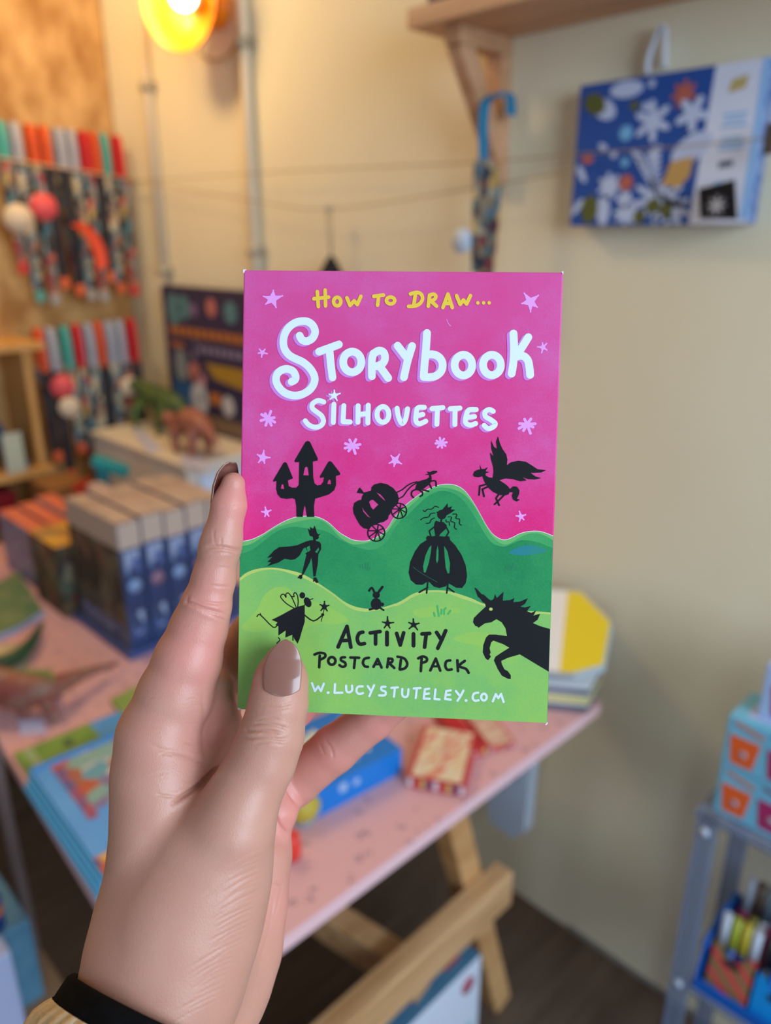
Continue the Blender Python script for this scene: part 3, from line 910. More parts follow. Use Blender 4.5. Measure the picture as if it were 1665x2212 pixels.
# stack of activity books ----------------------------------------------------------------
m_skyc = mat('sky_book_edge', '#4fb0e4', .5)
m_cov = {'blue': mat('cover_blue', '#4a9ae6', .45, '#58a6ec', 14), 'green': mat('cover_green', '#7fa84f', .45, '#6b9648', 30), 'line': mat('cover_bright_blue', '#1b8bf0', .45), 'pic': patch('cover_scene', ['#5f9fb4', '#7fa9a4', '#c9c2c4', '#b9573f', '#5f9fb4', '#7f6f9c', '#6fa0a8', '#a8604c'], 34), 'violet': mat('cover_violet', '#5a5a94', .5, '#b04a5a', 60), 'red': mat('cover_red', '#c8262c', .5), 'dark': mat('cover_dark_motif', '#3f5a4a', .6), 'darkb': mat('cover_dark_blue_motif', '#3a5a94', .6)}
z0 = TZ + .0008
th_ = .0085
A0 = pz(52, 1705, TZ + .004); A1 = pz(205, 1935, TZ + .004)
fd = (A1 - A0).normalized()           # along the near edge
sd = Vector((0, 0, 1)).cross(fd)      # away from the viewer
labs = ['sky blue activity book at the bottom of the stack on the table corner', 'sky blue activity book second from the bottom of the stack', 'sky blue activity book just under the top one of the stack', 'blue and green activity book with a red picture, on top of the stack']
for i in range(4):
    o = A0 + sd * (.004 * i) + fd * (.003 * (i % 2))
    o.z = z0 + i * (th_ + .0004)
    L, Wd = .275, .235
    c4 = [o, o + fd * L, o + fd * L + sd * Wd, o + sd * Wd]
    t = thing('activity_book', labs[i], 'book', o, 'stack of activity books')
    G().prism(c4, (0, 0, th_)).build('book_block', m_skyc, t, bevel=.0008)
    if i == 3:
        def q(u, v, k=1):
            return o + fd * (L * u) + sd * (Wd * v) + Vector((0, 0, th_ + .0003 * k))
        g = G()
        def rc(u0, v0, u1, v1, mi, k=1):
            g.prism([q(u0, v0, k), q(u1, v0, k), q(u1, v1, k), q(u0, v1, k)], (0, 0, .0003), mi)
        rc(0, 0, 1, 1, 0)
        rc(0, 0, .05, 1, 1, 2)
        rc(.06, .10, .55, 1, 2, 2); rc(.10, .10, .60, .16, 3, 3)
        g.prism([q(.28, .62, 3), q(.36, .45, 3), q(.42, .9, 3), q(.34, .95, 3)], (0, 0, .0003), 4)
        rc(.82, .12, 1, .75, 5, 2); rc(.86, .0, .99, .12, 6, 2)
        for (u, v) in ((.62, .4), (.68, .3), (.72, .62), (.6, .75)):
            g.prism([q(u + .015 * math.cos(a), v + .02 * math.sin(a), 3) for a in (0, 1, 2, 3, 4, 5)], (0, 0, .0003), 7)
        g.build('cover_picture', [m_cov['blue'], m_cov['line'], m_cov['pic'], m_cov['violet'], m_cov['red'], m_cov['green'], patch('cover_burst', ['#c23a2a', '#e0a52f', '#3f4f8a', '#c9522c'], 80), m_cov['darkb']], t)
o = pz(30, 1632, TZ + .004) + Vector((0, 0, 0))
o.z = z0
c4 = [pz(30, 1632, z0), pz(100, 1722, z0), pz(330, 1600, z0), pz(225, 1520, z0)]
c4 = [o, o + fd * .12, o + fd * .12 + sd * .27, o + sd * .27]
t = thing('activity_book', 'green and blue activity book lying flat behind the stack at the table corner', 'book', o)
c4b = [p + Vector((0, 0, 0)) for p in c4]
G().prism(c4b, (0, 0, .006)).build('book_block', mat('green_edge', '#8aa86a', .5), t)
g = G()
def q(u, v, k=1):
    return o + fd * (.12 * u) + sd * (.27 * v) + Vector((0, 0, .006 + .0003 * k))
g.prism([q(0, 0), q(1, 0), q(1, .45), q(0, .45)], (0, 0, .0003), 0)
g.prism([q(0, .45), q(1, .45), q(1, 1), q(0, 1)], (0, 0, .0003), 1)
g.prism([q(0, .05, 2), q(1, .05, 2), q(1, .10, 2), q(0, .10, 2)], (0, 0, .0003), 3)
for (u, v, mi) in ((.25, .28, 2), (.6, .33, 2), (.75, .18, 2), (.25, .8, 4), (.5, .88, 4), (.7, .6, 4)):
    g.prism([q(u + .09 * math.cos(a), v + .035 * math.sin(a), 2) for a in (0, 1, 2, 3, 4, 5)], (0, 0, .0003), mi)
g.build('cover_picture', [m_cov['green'], m_cov['blue'], m_cov['dark'], mat('cover_pale_green', '#9ab48a', .5), m_cov['darkb']], t)
c4 = [pz(240, 1520, z0), pz(300, 1590, z0), pz(360, 1560, z0), pz(300, 1488, z0)]
tt = G().prism(c4, (0, 0, .008)).build('activity_book', mat('leaf_green_cover', '#7f9c4f', .5, '#8fab5c', 25))
tag(tt, 'green covered book behind the hand, left of the index finger base', 'book')

# blue box, novelty and pencil packs at the right ------------------------------------------
m_bl = mat('bright_blue_box', '#0f74cc', .4, '#127ad4', 10)
pA, pB = pz(683, 1768, TZ + .001), pz(868, 1668, TZ + .001)
fd2 = (pB - pA); L2 = fd2.length; fd2.normalize(); sd2 = Vector((0, 0, 1)).cross(fd2)
t = thing('craft_box', 'bright blue box with white flower prints on the pink table under the little finger', 'box', pA)
o = pA.copy(); o.z = TZ + .0006
G().prism([o, o + fd2 * L2, o + fd2 * L2 + sd2 * .15, o + sd2 * .15], (0, 0, .045)).build('box_body', m_bl, t, bevel=.0015)
m_fl = [mat('cream_flower', '#d9dccb', .5), mat('pale_flower', '#9fb8dc', .5)]
for (u, v, r) in ((.72, .045, .015), (.80, .06, .012), (.55, .03, .008), (.30, .1, .016), (.45, .11, .012), (.85, .11, .012)):
    c_ = o + fd2 * (L2 * u) + sd2 * v + Vector((0, 0, .0455))
    G().prism([c_ + Vector((r * (1 + .3 * math.cos(5 * a)) * math.cos(a), r * (1 + .3 * math.cos(5 * a)) * math.sin(a), 0)) for a in [k * math.pi / 15 for k in range(30)]], (0, 0, .0003), 0).build('flower_print', m_fl[0], t)
for (u, z, r) in ((.30, .03, .008), (.45, .028, .006)):
    c_ = o + fd2 * (L2 * u) - sd2 * .0004 + Vector((0, 0, z))
    G().prism([c_ + fd2 * (r * math.cos(a)) + Vector((0, 0, r * math.sin(a))) for a in [k * math.pi / 8 for k in range(16)]], -sd2 * .0003).build('flower_print', m_fl[1], t)
q = pz(655, 1745, TZ + .02)
t = thing('toy_chick', 'mustard yellow round toy at the left end of the bright blue box', 'toy', (q.x, q.y, TZ))
G().ball((q.x, q.y, TZ + .024), .0235, 0, 20, (1, 1.1, 1)).build('body', mat('mustard_toy', '#b9a53a', .5), t)
G().lathe([(0, 0), (.017, 0), (.019, .004), (0, .006)], (q.x, q.y, TZ + .0006), (0, 0, 1), 18).build('base', mat('grey_blue_base', '#8797a8', .5), t)
q = pz(628, 1825, TZ + .02)
t = thing('toy_block', 'red toy piece at the edge of the palm on the pink table', 'toy', (q.x, q.y, TZ))
G().lathe([(0, 0), (.012, 0), (.014, .012), (.012, .035), (.004, .04), (0, .04)], (q.x, q.y, TZ + .0006), (0, 0, 1), 18).build('body', mat('bright_red_toy', '#e0392c', .4), t)

m_pack = patch('pencil_pack_print', ['#e0cdb0', '#d9786a', '#e6d6ba', '#e0c49c', '#e3d2b4', '#d9b49c'], 80, stretch=(2.2, .6, 1))
m_packr = mat('pack_red', '#c23a3c', .45)
packs = [(872, 1712, 1003, 1735, .055, 'tall pack of crayons with red edges, nearest the blue box on the pink table'), ]
pA, pB = pz(878, 1700, TZ + .001), pz(1004, 1722, TZ + .001)
def pencil_pack(pa, pb, depth, h, label, mf, mtop):
    fd = (pb - pa); L = fd.length; fd.normalize(); sd = Vector((0, 0, 1)).cross(fd)
    o = pa.copy(); o.z = TZ + .0006
    t = thing('crayon_pack', label, 'pack', o, 'crayon packs on the pink table')
    G().prism([o, o + fd * L, o + fd * L + sd * depth, o + sd * depth], (0, 0, h)).build('box_body', m_packr, t, bevel=.001)
    g = G()
    zt_ = Vector((0, 0, h + .0002))
    g.prism([o + fd * (L * .08) + sd * .002 + zt_, o + fd * (L * .92) + sd * .002 + zt_, o + fd * (L * .92) + sd * (depth - .004) + zt_, o + fd * (L * .08) + sd * (depth - .004) + zt_], (0, 0, .0003), 0)
    n = max(3, int(L / .009))
    for i in range(n):
        a = L * (i + .15) / n; b_ = L * (i + .85) / n
        g.prism([o + fd * a + Vector((0, 0, .003)), o + fd * b_ + Vector((0, 0, .003)), o + fd * b_ + Vector((0, 0, h - .004)), o + fd * a + Vector((0, 0, h - .004))], -sd * .0005, 1 + i % 4)
    g.build('pack_print', [mf, mat('crayon_white', '#d9d3d8', .5), mat('crayon_red', '#b9403c', .5), mat('crayon_yellow', '#c9b06a', .5), mat('crayon_navy', '#39406e', .5)], t)
pencil_pack(pA, pB, .13, .022, 'cream and red crayon pack lying nearest the table edge', m_pack, 0)
pencil_pack(pz(1016, 1640, TZ + .001), pz(1052, 1628, TZ + .001), .12, .016, 'narrow red crayon pack with black dots, between two cream packs', mat('pack_bright_red', '#c8202c', .45, '#b01c2a', 30), 0)
pencil_pack(pz(1056, 1625, TZ + .001), pz(1112, 1612, TZ + .001), .12, .010, 'flat cream pack right of the narrow red one, below the card box', patch('cream_pack_print', ['#d9b8a4', '#d3a89a', '#dcc6aa', '#cf9f90'], 60, stretch=(2, .5, 1)), 0)

# hexagonal boxes at the corner -------------------------------------------------------------
m_hexs = [mat('slate_side', '#4a5260', .5, '#585f70', 20), mat('yellow_panel', '#f0dc2c', .45), mat('white_panel', '#f4f8ff', .45)]
cen = Vector((-.662, 1.080, 0))
hex_labels = ['slate and white hexagonal box at the bottom of the stack on the table corner', 'hexagonal box with yellow edge in the middle of the corner stack', 'slate hexagonal box directly under the yellow and white one']
for i in range(3):
    z0h = TZ + .0006 + i * .0165
    R_ = .118
    poly = [cen + Vector((R_ * math.cos(a) * .95, R_ * math.sin(a) * .72, z0h)) for a in [math.radians(-18 + 60 * k) for k in range(6)]]
    t = thing('hexagon_box', hex_labels[i], 'box', (cen.x, cen.y, z0h), 'stack of hexagonal boxes')
    G().prism(poly, (0, 0, .0128)).build('box_body', [mat('yellow_hex', '#c9bd5a', .5) if i == 1 else m_hexs[0]], t, bevel=.001)
    G().prism([p + Vector((0, 0, .0128)) for p in poly], (0, 0, .0034)).build('lid', m_hexs[2], t, bevel=.0008)
zb = TZ + .0006 + 3 * .0205
def hp(px, py, Y):
    return pY(px, py, Y)
front = [hp(1120, 1452, 1.02), hp(1238, 1452, 1.02), hp(1303, 1436, 1.09), hp(1320, 1342, 1.155), hp(1253, 1274, 1.185), hp(1120, 1272, 1.185)]
# plane through three of them, so that the panel is flat and leans back on the wall
p0_, n_ = front[1], (front[5] - front[1]).cross(front[3] - front[1]).normalized()
def onplane(px, py):
    r = ray(px, py)
    return CAM + r * ((p0_ - CAM).dot(n_) / r.dot(n_))
fr = [onplane(x, y) for x, y in ((1112, 1440), (1238, 1454), (1302, 1436), (1320, 1342), (1254, 1274), (1112, 1266))]
if n_.y < 0:
    n_ = -n_
t = thing('hexagon_box', 'yellow and white hexagonal box leaning tilted on top of the corner stack', 'box', fr[1], 'stack of hexagonal boxes')
G().prism(fr, n_ * .016).build('box_body', mat('pale_hex_side', '#b9c6cf', .5), t, bevel=.001)
def onp(px, py, k=1):
    return onplane(px, py) - n_ * (.0004 * k)
G().prism([onp(1208, 1452), onp(1238, 1454), onp(1302, 1436), onp(1318, 1345), onp(1254, 1280), onp(1226, 1278)], -n_ * .0004).build('yellow_panel', m_hexs[1], t)
G().prism([onp(1114, 1440), onp(1208, 1452), onp(1226, 1278), onp(1114, 1270)], -n_ * .0004).build('white_panel', m_hexs[2], t)

# board game under the table --------------------------------------------------------------------
gz = .325
gc = pz(1040, 2062, gz)
t = thing('board_game', 'white board game box with blue picture top, standing under the pink table', 'box', (gc.x - .05, gc.y - .2, 0))
gx1, gy1 = gc.x, gc.y
G().box((gx1 - .09, gy1 - .36, 0.0006), (gx1, gy1, gz)).build('box_body', mat('white_game_box', '#d9e1f4', .45), t, bevel=.002)
g = G().box((gx1 - .089, gy1 - .359, gz), (gx1 - .001, gy1 - .001, gz + .0006), 0)
for (a, b_, c_, d_, mi) in ((.012, .03, .04, .07, 1), (.03, .11, .06, .17, 2), (.02, .09, .05, .11, 1), (.06, .15, .08, .19, 3), (.02, .24, .05, .26, 4)):
    g.box((gx1 - d_ * 0 - c_ - .02, gy1 - d_, gz + .0006), (gx1 - a - .01, gy1 - b_, gz + .0009), mi)
g.build('top_picture', [mat('slate_blue_top', '#3f6f94', .5, '#4a7a9c', 12), mat('game_red', '#b04458', .5), mat('game_orange', '#b5714f', .5), mat('game_tan', '#a59a70', .5), mat('game_dark', '#243242', .5)], t)
g = G().lathe([(0, 0), (.017, 0), (.017, .0006), (0, .0006)], (gx1, gy1 - .035, gz - .042), (1, 0, 0), 24, 0)
g.build('round_logo', mat('crimson_logo', '#b0405c', .5), t)
G().box((gx1, gy1 - .16, gz - .24), (gx1 + .0006, gy1 - .02, gz - .14)).build('side_print', mat('mint_print', '#8fb8c4', .5), t)

# ================================================================ clear stand at the right
m_acr = bpy.data.materials.new('clear_acrylic')
m_acr.use_nodes = True
_b = m_acr.node_tree.nodes['Principled BSDF']
_b.inputs['Base Color'].default_value = lin('#aab8d6')
_b.inputs['Roughness'].default_value = .15
_b.inputs['Transmission Weight'].default_value = .72
_b.inputs['IOR'].default_value = 1.2
SD = 1.14
u0 = pd(1532, 1765, SD)
SX, SYf, SZ1 = u0.x, u0.y, u0.z
w0 = pd(1472, 2140, SD)
rw = pY(1472, 2148, SYf)
SZ2 = rw.z + .034
SYb = SYf + .17
t = thing('display_stand', 'clear acrylic display stand with two shelves at the right edge', 'stand', (SX + .2, SYf + .1, 0))
for (x, y) in ((SX, SYf), (SX, SYb), (SX + .42, SYf), (SX + .42, SYb)):
    G().box((x - .014, y - .009, 0.0005), (x + .014, y + .009, SZ1 - .001)).build('leg', m_acr, t, bevel=.002)
G().box((SX - .018, SYf - .012, SZ1 - .001), (SX + .44, SYb + .010, SZ1 + .009)).build('shelf', m_acr, t, bevel=.002)
G().box((SX + .0145, SYf - .009, SZ2 - .010), (SX + .4055, SYb + .008, SZ2)).build('shelf', m_acr, t, bevel=.002)
for z in (SZ1 - .022, SZ2 - .005):
    G().lathe([(0, .004), (.007, .002), (.007, 0), (0, 0)], (SX, SYf - .0092, z), (0, -1, 0), 16).build('screw_cap', mat('screw_cap', '#cdd6ea', .3), t)
# boxes with bucket prints
m_bk = mat('sky_bucket_box', '#6fb9da', .45, '#78c0de', 12)
zz = SZ1 + .0096
yfb = SYf + .006
xb = pY(1537, 1755, yfb).x
bh = pY(1545, 1618, yfb).z - pY(1538, 1742, yfb).z
bh = .084
for i in range(3):
    xo = xb + (0, .0, .030)[i]
    yo = yfb + (0, -.002, .02)[i]
    lab = ['sky blue box with orange bucket pictures, lower one on the clear stand', 'sky blue box with orange bucket pictures, second up on the clear stand', 'pale blue box with a crimson bucket picture, topmost on the clear stand'][i]
    t = thing('bucket_box', lab, 'box', (xo + .1, yo + .05, zz), 'bucket boxes on the clear stand')
    G().box((xo, yo, zz), (xo + .26, yo + .085, zz + bh)).build('box_body', [m_bk if i < 2 else mat('pale_sky_box', '#a8c4f0', .45)], t, bevel=.003)
    g = G()
    for k, (u, mi) in enumerate(((.007, 0), (.058, 1), (.110, 0), (.165, 1))):
        if i == 2 and k == 0:
            mi = 1
            u = .012
        w = .042
        b0, b1 = zz + bh * .12, zz + bh * .66
        x_ = xo + u
        g.prism([(x_ + .006, yo, b0), (x_ + w - .006, yo, b0), (x_ + w, yo, b1), (x_, yo, b1)], (0, -.0008, 0), mi)
        g.prism([(x_ + .004, yo, b1 + bh * .22), (x_ + w + .002, yo, b1 + bh * .10), (x_ + w + .002, yo, b1 + bh * .17), (x_ + .004, yo, b1 + bh * .28)], (0, -.0008, 0), mi + 2)
        g.lathe([(0, 0), (.0055, 0), (.0055, .0012), (0, .0012)], (x_ + w / 2, yo - .0004, (b0 + b1) / 2 - .003), (0, -1, 0), 14, 4)
    g.build('bucket_print', [mat('bucket_orange', '#e8642a', .5), mat('bucket_plum', '#a82a66', .5), mat('bucket_handle_orange', '#c9703f', .5), mat('bucket_handle_plum', '#7a3a5e', .5), mat('bucket_badge', '#a8a0b0', .5)], t)
    g = G()
    for u in (.02, .09, .16):
        g.prism([(xo + u, yo + .015, zz + bh), (xo + u + .055, yo + .015, zz + bh), (xo + u + .055, yo + .055, zz + bh), (xo + u, yo + .055, zz + bh)], (0, 0, .0006))
    g.build('top_print', mat('pale_top_print', '#b6c2ea', .5), t)
    zz += bh + .0008
# blue basket with marker packs
zz = SZ2 + .0006
bxl = SX + .020
t = thing('basket', 'bright blue plastic basket of marker packs on the lower clear shelf', 'basket', (bxl + .15, SYf + .09, zz))
m_bask = mat('blue_basket', '#0b5fc0', .35)
bH = .085
G().box((bxl, SYf - .004, zz), (bxl + .30, SYf + .146, zz + .004)).build('floor_panel', m_bask, t)
G().box((bxl, SYf - .004, zz + .0042), (bxl + .30, SYf + .000, zz + .022)).build('front_wall', m_bask, t, bevel=.001)
G().box((bxl, SYf + .142, zz + .0042), (bxl + .30, SYf + .146, zz + bH)).build('back_wall', m_bask, t, bevel=.001)
sidep = [(bxl, SYf + .0002, zz + .0042), (bxl, SYf + .1418, zz + .0042), (bxl, SYf + .1418, zz + bH), (bxl, SYf + .05, zz + bH), (bxl, SYf + .015, zz + bH * .8), (bxl, SYf + .0002, zz + .03)]
G().prism(sidep, (.004, 0, 0)).build('side_wall', m_bask, t, bevel=.001)
G().prism([(x + .296, y, z) for x, y, z in sidep], (.004, 0, 0)).build('side_wall', m_bask, t, bevel=.001)
G().tube(smoothpath([(bxl + .002, SYf + .015, zz + bH * .86), (bxl + .002, SYf + .05, zz + bH + .004), (bxl + .002, SYf + .10, zz + bH + .004), (bxl + .002, SYf + .140, zz + bH + .004)], 5), .005, 10).build('rim', m_bask, t)
m_zig = bpy.data.materials.new('zigzag_print')
m_zig.use_nodes = True
_nt = m_zig.node_tree
_w = _nt.nodes.new('ShaderNodeTexWave')
_w.inputs['Scale'].default_value = 16
_w.inputs['Distortion'].default_value = .8
_w.bands_direction = 'DIAGONAL'
_tc = _nt.nodes.new('ShaderNodeTexCoord')
_nt.links.new(_tc.outputs['Object'], _w.inputs['Vector'])
_r = _nt.nodes.new('ShaderNodeValToRGB')
_r.color_ramp.elements[0].color = lin('#e0484a')
_r.color_ramp.elements[1].color = lin('#7a7a4c')
_nt.links.new(_w.outputs['Fac'], _r.inputs['Fac'])
_nt.links.new(_r.outputs['Color'], _nt.nodes['Principled BSDF'].inputs['Base Color'])
def marker_pack(x, w, sleeve, mats_, label, yoff, h=.088, ph=.135):
    y0 = SYf + yoff
    z = zz + .0046
    t = thing('marker_pack', label, 'pack', (x + w / 2, y0 + .012, z), 'marker packs in the blue basket')
    M = Matrix.Translation(Vector((x, y0, z))) @ Matrix.Rotation(math.radians(-9), 4, 'X')
    g = G()
    n = max(4, int(w / .0125))
    # an open sleeve: outline with a half-round notch in the front
    front_ = [(0, 0, 0), (w, 0, 0), (w, 0, h)]
    for k in range(9):
        a = math.pi * k / 8
        front_.append((w / 2 + w * .28 * math.cos(a), 0, h - w * .30 * math.sin(a)))
    front_.append((0, 0, h))
    g.prism([M @ Vector(p) for p in front_], M.to_3x3() @ Vector((0, .0015, 0)))
    g.box((0, .0225, 0), (w, .024, h), 0, M)
    g.box((0, .0015, 0), (.0015, .0225, h), 0, M)
    g.box((w - .0015, .0015, 0), (w, .0225, h), 0, M)
    g.box((.0015, .0015, 0), (w - .0015, .0225, .0015), 0, M)
    g.build('sleeve', sleeve, t)
    G().prism([M @ Vector((w / 2 + w * .22 * math.cos(a), -.0006, h - w * .40 + w * .10 * math.sin(a))) for a in [k * math.pi / 10 for k in range(20)]], M.to_3x3() @ Vector((0, -.0004, 0))).build('brand_oval', mat('black_oval', '#1c2028', .5), t)
    for k in range(n):
        cx = w * (k + .5) / n
        r = w / n * .46
        ml = mats_[k % len(mats_)]
        pb_ = M @ Vector((cx, .012, .002))
        pt_ = M @ Vector((cx, .012, ph))
        mid = M @ Vector((cx, .012, ph * .62))
        g = G().tube([pb_, mid], r * .92, 10, 0).tube([mid, pt_], r, 10, 1)
        g.build('marker', list(ml), t)
P_ = lambda n, h: mat('pen_' + n, h, .35)
wht = P_('white', '#c6cfe0')
marker_pack(bxl + .014, .062, m_zig, [(P_('green', '#1c8a6c'), wht), (P_('blue', '#2f54a8'), P_('lime', '#a9b43a')), (P_('navy', '#223a86'), P_('yellow', '#c2b23a')), (P_('rust', '#b0562c'), wht)], 'marker pack in a red and brown zigzag sleeve, leftmost in the blue basket', .006)
marker_pack(bxl + .082, .066, mat('cyan_sleeve', '#0f8fe0', .45), [(P_('black', '#20222c'), P_('black2', '#191a24')), (P_('blue2', '#1459b8'), P_('purple', '#3a2f6c')), (P_('cyan', '#1690c8'), P_('darkred', '#5a2f3c')), (P_('teal', '#1aa0a8'), P_('plum', '#4c2a5c'))], 'marker pack in a bright cyan sleeve, second in the blue basket', .005, .078, .14)
marker_pack(bxl + .154, .064, mat('amber_sleeve', '#b98a3a', .5, '#c0527a', 18), [(P_('amber', '#c9952f'), P_('pinkp', '#c05a86')), (P_('orange', '#c9662f'), wht)], 'marker pack in an amber and pink sleeve, third in the blue basket', .005)
marker_pack(bxl + .020, .062, mat('magenta_sleeve', '#8a3358', .5), [(P_('magenta', '#b02a6c'), P_('grey', '#9aa4b4')), (P_('olive', '#8c8a34'), P_('brown', '#4c3a30')), (wht, P_('slate', '#5a6a78'))], 'marker pack standing behind the zigzag one, with magenta and grey pen caps', .075, .10, .16)
marker_pack(bxl + .090, .066, mat('black_sleeve', '#1d1b22', .5), [(P_('black', '#20222c'), P_('black2', '#191a24')), (P_('red', '#7a2a34'), P_('black2', '#191a24'))], 'black marker pack standing behind the cyan one', .075, .10, .165)

# ================================================================ lower left: rack beside the table
qs = pY(26, 1800, .20)
q = pY(22, 1800, .266)
t2 = thing('storage_rack', 'pale rack post with a wooden shelf beside the table at the lower left edge', 'rack', (q.x, .18, 0))
G().box((q.x - .012, .258, .0005), (q.x + .010, .274, .94)).build('post', mat('pale_lilac_post', '#6a5a58', .5), t2, bevel=.002)
SZ = .36
G().box((qs.x - .50, -.16, SZ - .018), (qs.x + .0, .275, SZ)).build('shelf', mat('rack_wood', '#9a7a5c', .6, '#8a6a50', 3, stretch=(2, 10, 10)), t2, bevel=.001)
G().box((qs.x - .03, -.16, .0005), (qs.x - .005, -.13, SZ - .0185)).build('post', MATS['pale_lilac_post'], t2)
G().box((qs.x - .50, -.16, .0005), (qs.x - .475, -.13, SZ - .0185)).build('post', MATS['pale_lilac_post'], t2)
tt = G().box((-1.15, .135, SZ + .0006), (-1.014, .245, .52)).build('storage_box', mat('slate_blue_box', '#4f7f9c', .6, '#5a8aa6', 30), bevel=.003)
tag(tt, 'slate blue box on the low rack shelf at the lower left edge', 'box')
tt = G().box((-1.006, .10, SZ + .0006), (-.962, .20, .535)).build('white_box', mat('lavender_white_box', '#aab4d8', .5), bevel=.003)
tag(tt, 'lavender-white box nearest the viewer on the low rack shelf at the lower left corner', 'box')
zc_ = .5205
t = thing('tin', 'dark blue tin with an orange band on the slate blue box', 'tin', (-1.042, .196, zc_))
G().lathe([(0, 0), (.022, 0), (.022, .050), (0, .050)], (-1.042, .196, zc_), (0, 0, 1), 24).build('can', mat('dark_blue_tin', '#27408f', .4), t)
G().lathe([(.0222, .026), (.0225, .027), (.0225, .040), (.0222, .041)], (-1.042, .196, zc_), (0, 0, 1), 24).build('band', mat('orange_band', '#d9702c', .5), t)
tt = G().ball((-1.042, .196, zc_ + .0505 + .019), .019, 0, 20).build('toy_ball', mat('crimson_ball', '#c2344e', .5))
tag(tt, 'crimson ball resting on the dark blue tin at the left edge', 'ball')
# ================================================================ the card box in the hand
SZOOM = 1665 / 380.0
ORG = {1: (500, 560), 2: (850, 560), 3: (500, 920), 4: (850, 920), 5: (500, 1220), 6: (850, 1220)}
CARD_W, CARD_H, CARD_T = 0.105, 0.1484, 0.0155
QUAD = [(526, 583), (1217, 588), (1181, 1563), (511, 1533)]
TL_DEPTH = 0.254


def homography(src, dst):
    A = []
    for (x, y), (u, v) in zip(src, dst):
        A.append([x, y, 1, 0, 0, 0, -u * x, -u * y, -u])
        A.append([0, 0, 0, x, y, 1, -v * x, -v * y, -v])
    return np.linalg.svd(np.array(A, float))[2][-1].reshape(3, 3)


HM = homography([(0, 0), (CARD_W, 0), (CARD_W, CARD_H), (0, CARD_H)], QUAD)
HI = np.linalg.inv(HM)
K_ = np.array([[FPX, 0, 832.5], [0, FPX, 1106.0], [0, 0, 1]])
B_ = np.linalg.inv(K_) @ HM
B_ /= B_[2, 2]
ea = B_[:, 0] / np.linalg.norm(B_[:, 0])
eb = B_[:, 1] - ea * (ea @ B_[:, 1])
eb /= np.linalg.norm(eb)


def cam2world(c):
    return RV * float(c[0]) - UV * float(c[1]) + FV * float(c[2])


EX = cam2world(ea)
EYd = cam2world(eb)
EN = -(EX.cross(-EYd)) if EX.cross(-EYd).dot(FV) > 0 else EX.cross(-EYd)   # faces the viewer
TLP = pd(QUAD[0][0], QUAD[0][1], TL_DEPTH)
CM = Matrix(((EX.x, -EYd.x, EN.x, 0), (EX.y, -EYd.y, EN.y, 0), (EX.z, -EYd.z, EN.z, 0), (0, 0, 0, 1)))
CM.translation = TLP + EX * (CARD_W / 2) + EYd * CARD_H
card = thing('card_box', 'pink and green card box of activity postcards held up in the hand', 'box', None, M=CM)


def z2f(reg, p):
    """traced point (region, zoomed pixel) -> position on the printed face (metres from its top left)"""
    ox, oy = ORG[reg]
    q = HI @ np.array([ox + p[0] / SZOOM, oy + p[1] / SZOOM, 1.0])
    return Vector((q[0] / q[2], q[1] / q[2]))


def face(uv, layer):
    return TLP + EX * uv.x + EYd * uv.y + EN * (0.00003 * layer)


UNIT = CARD_W / (691 * SZOOM)     # one zoomed pixel on the face


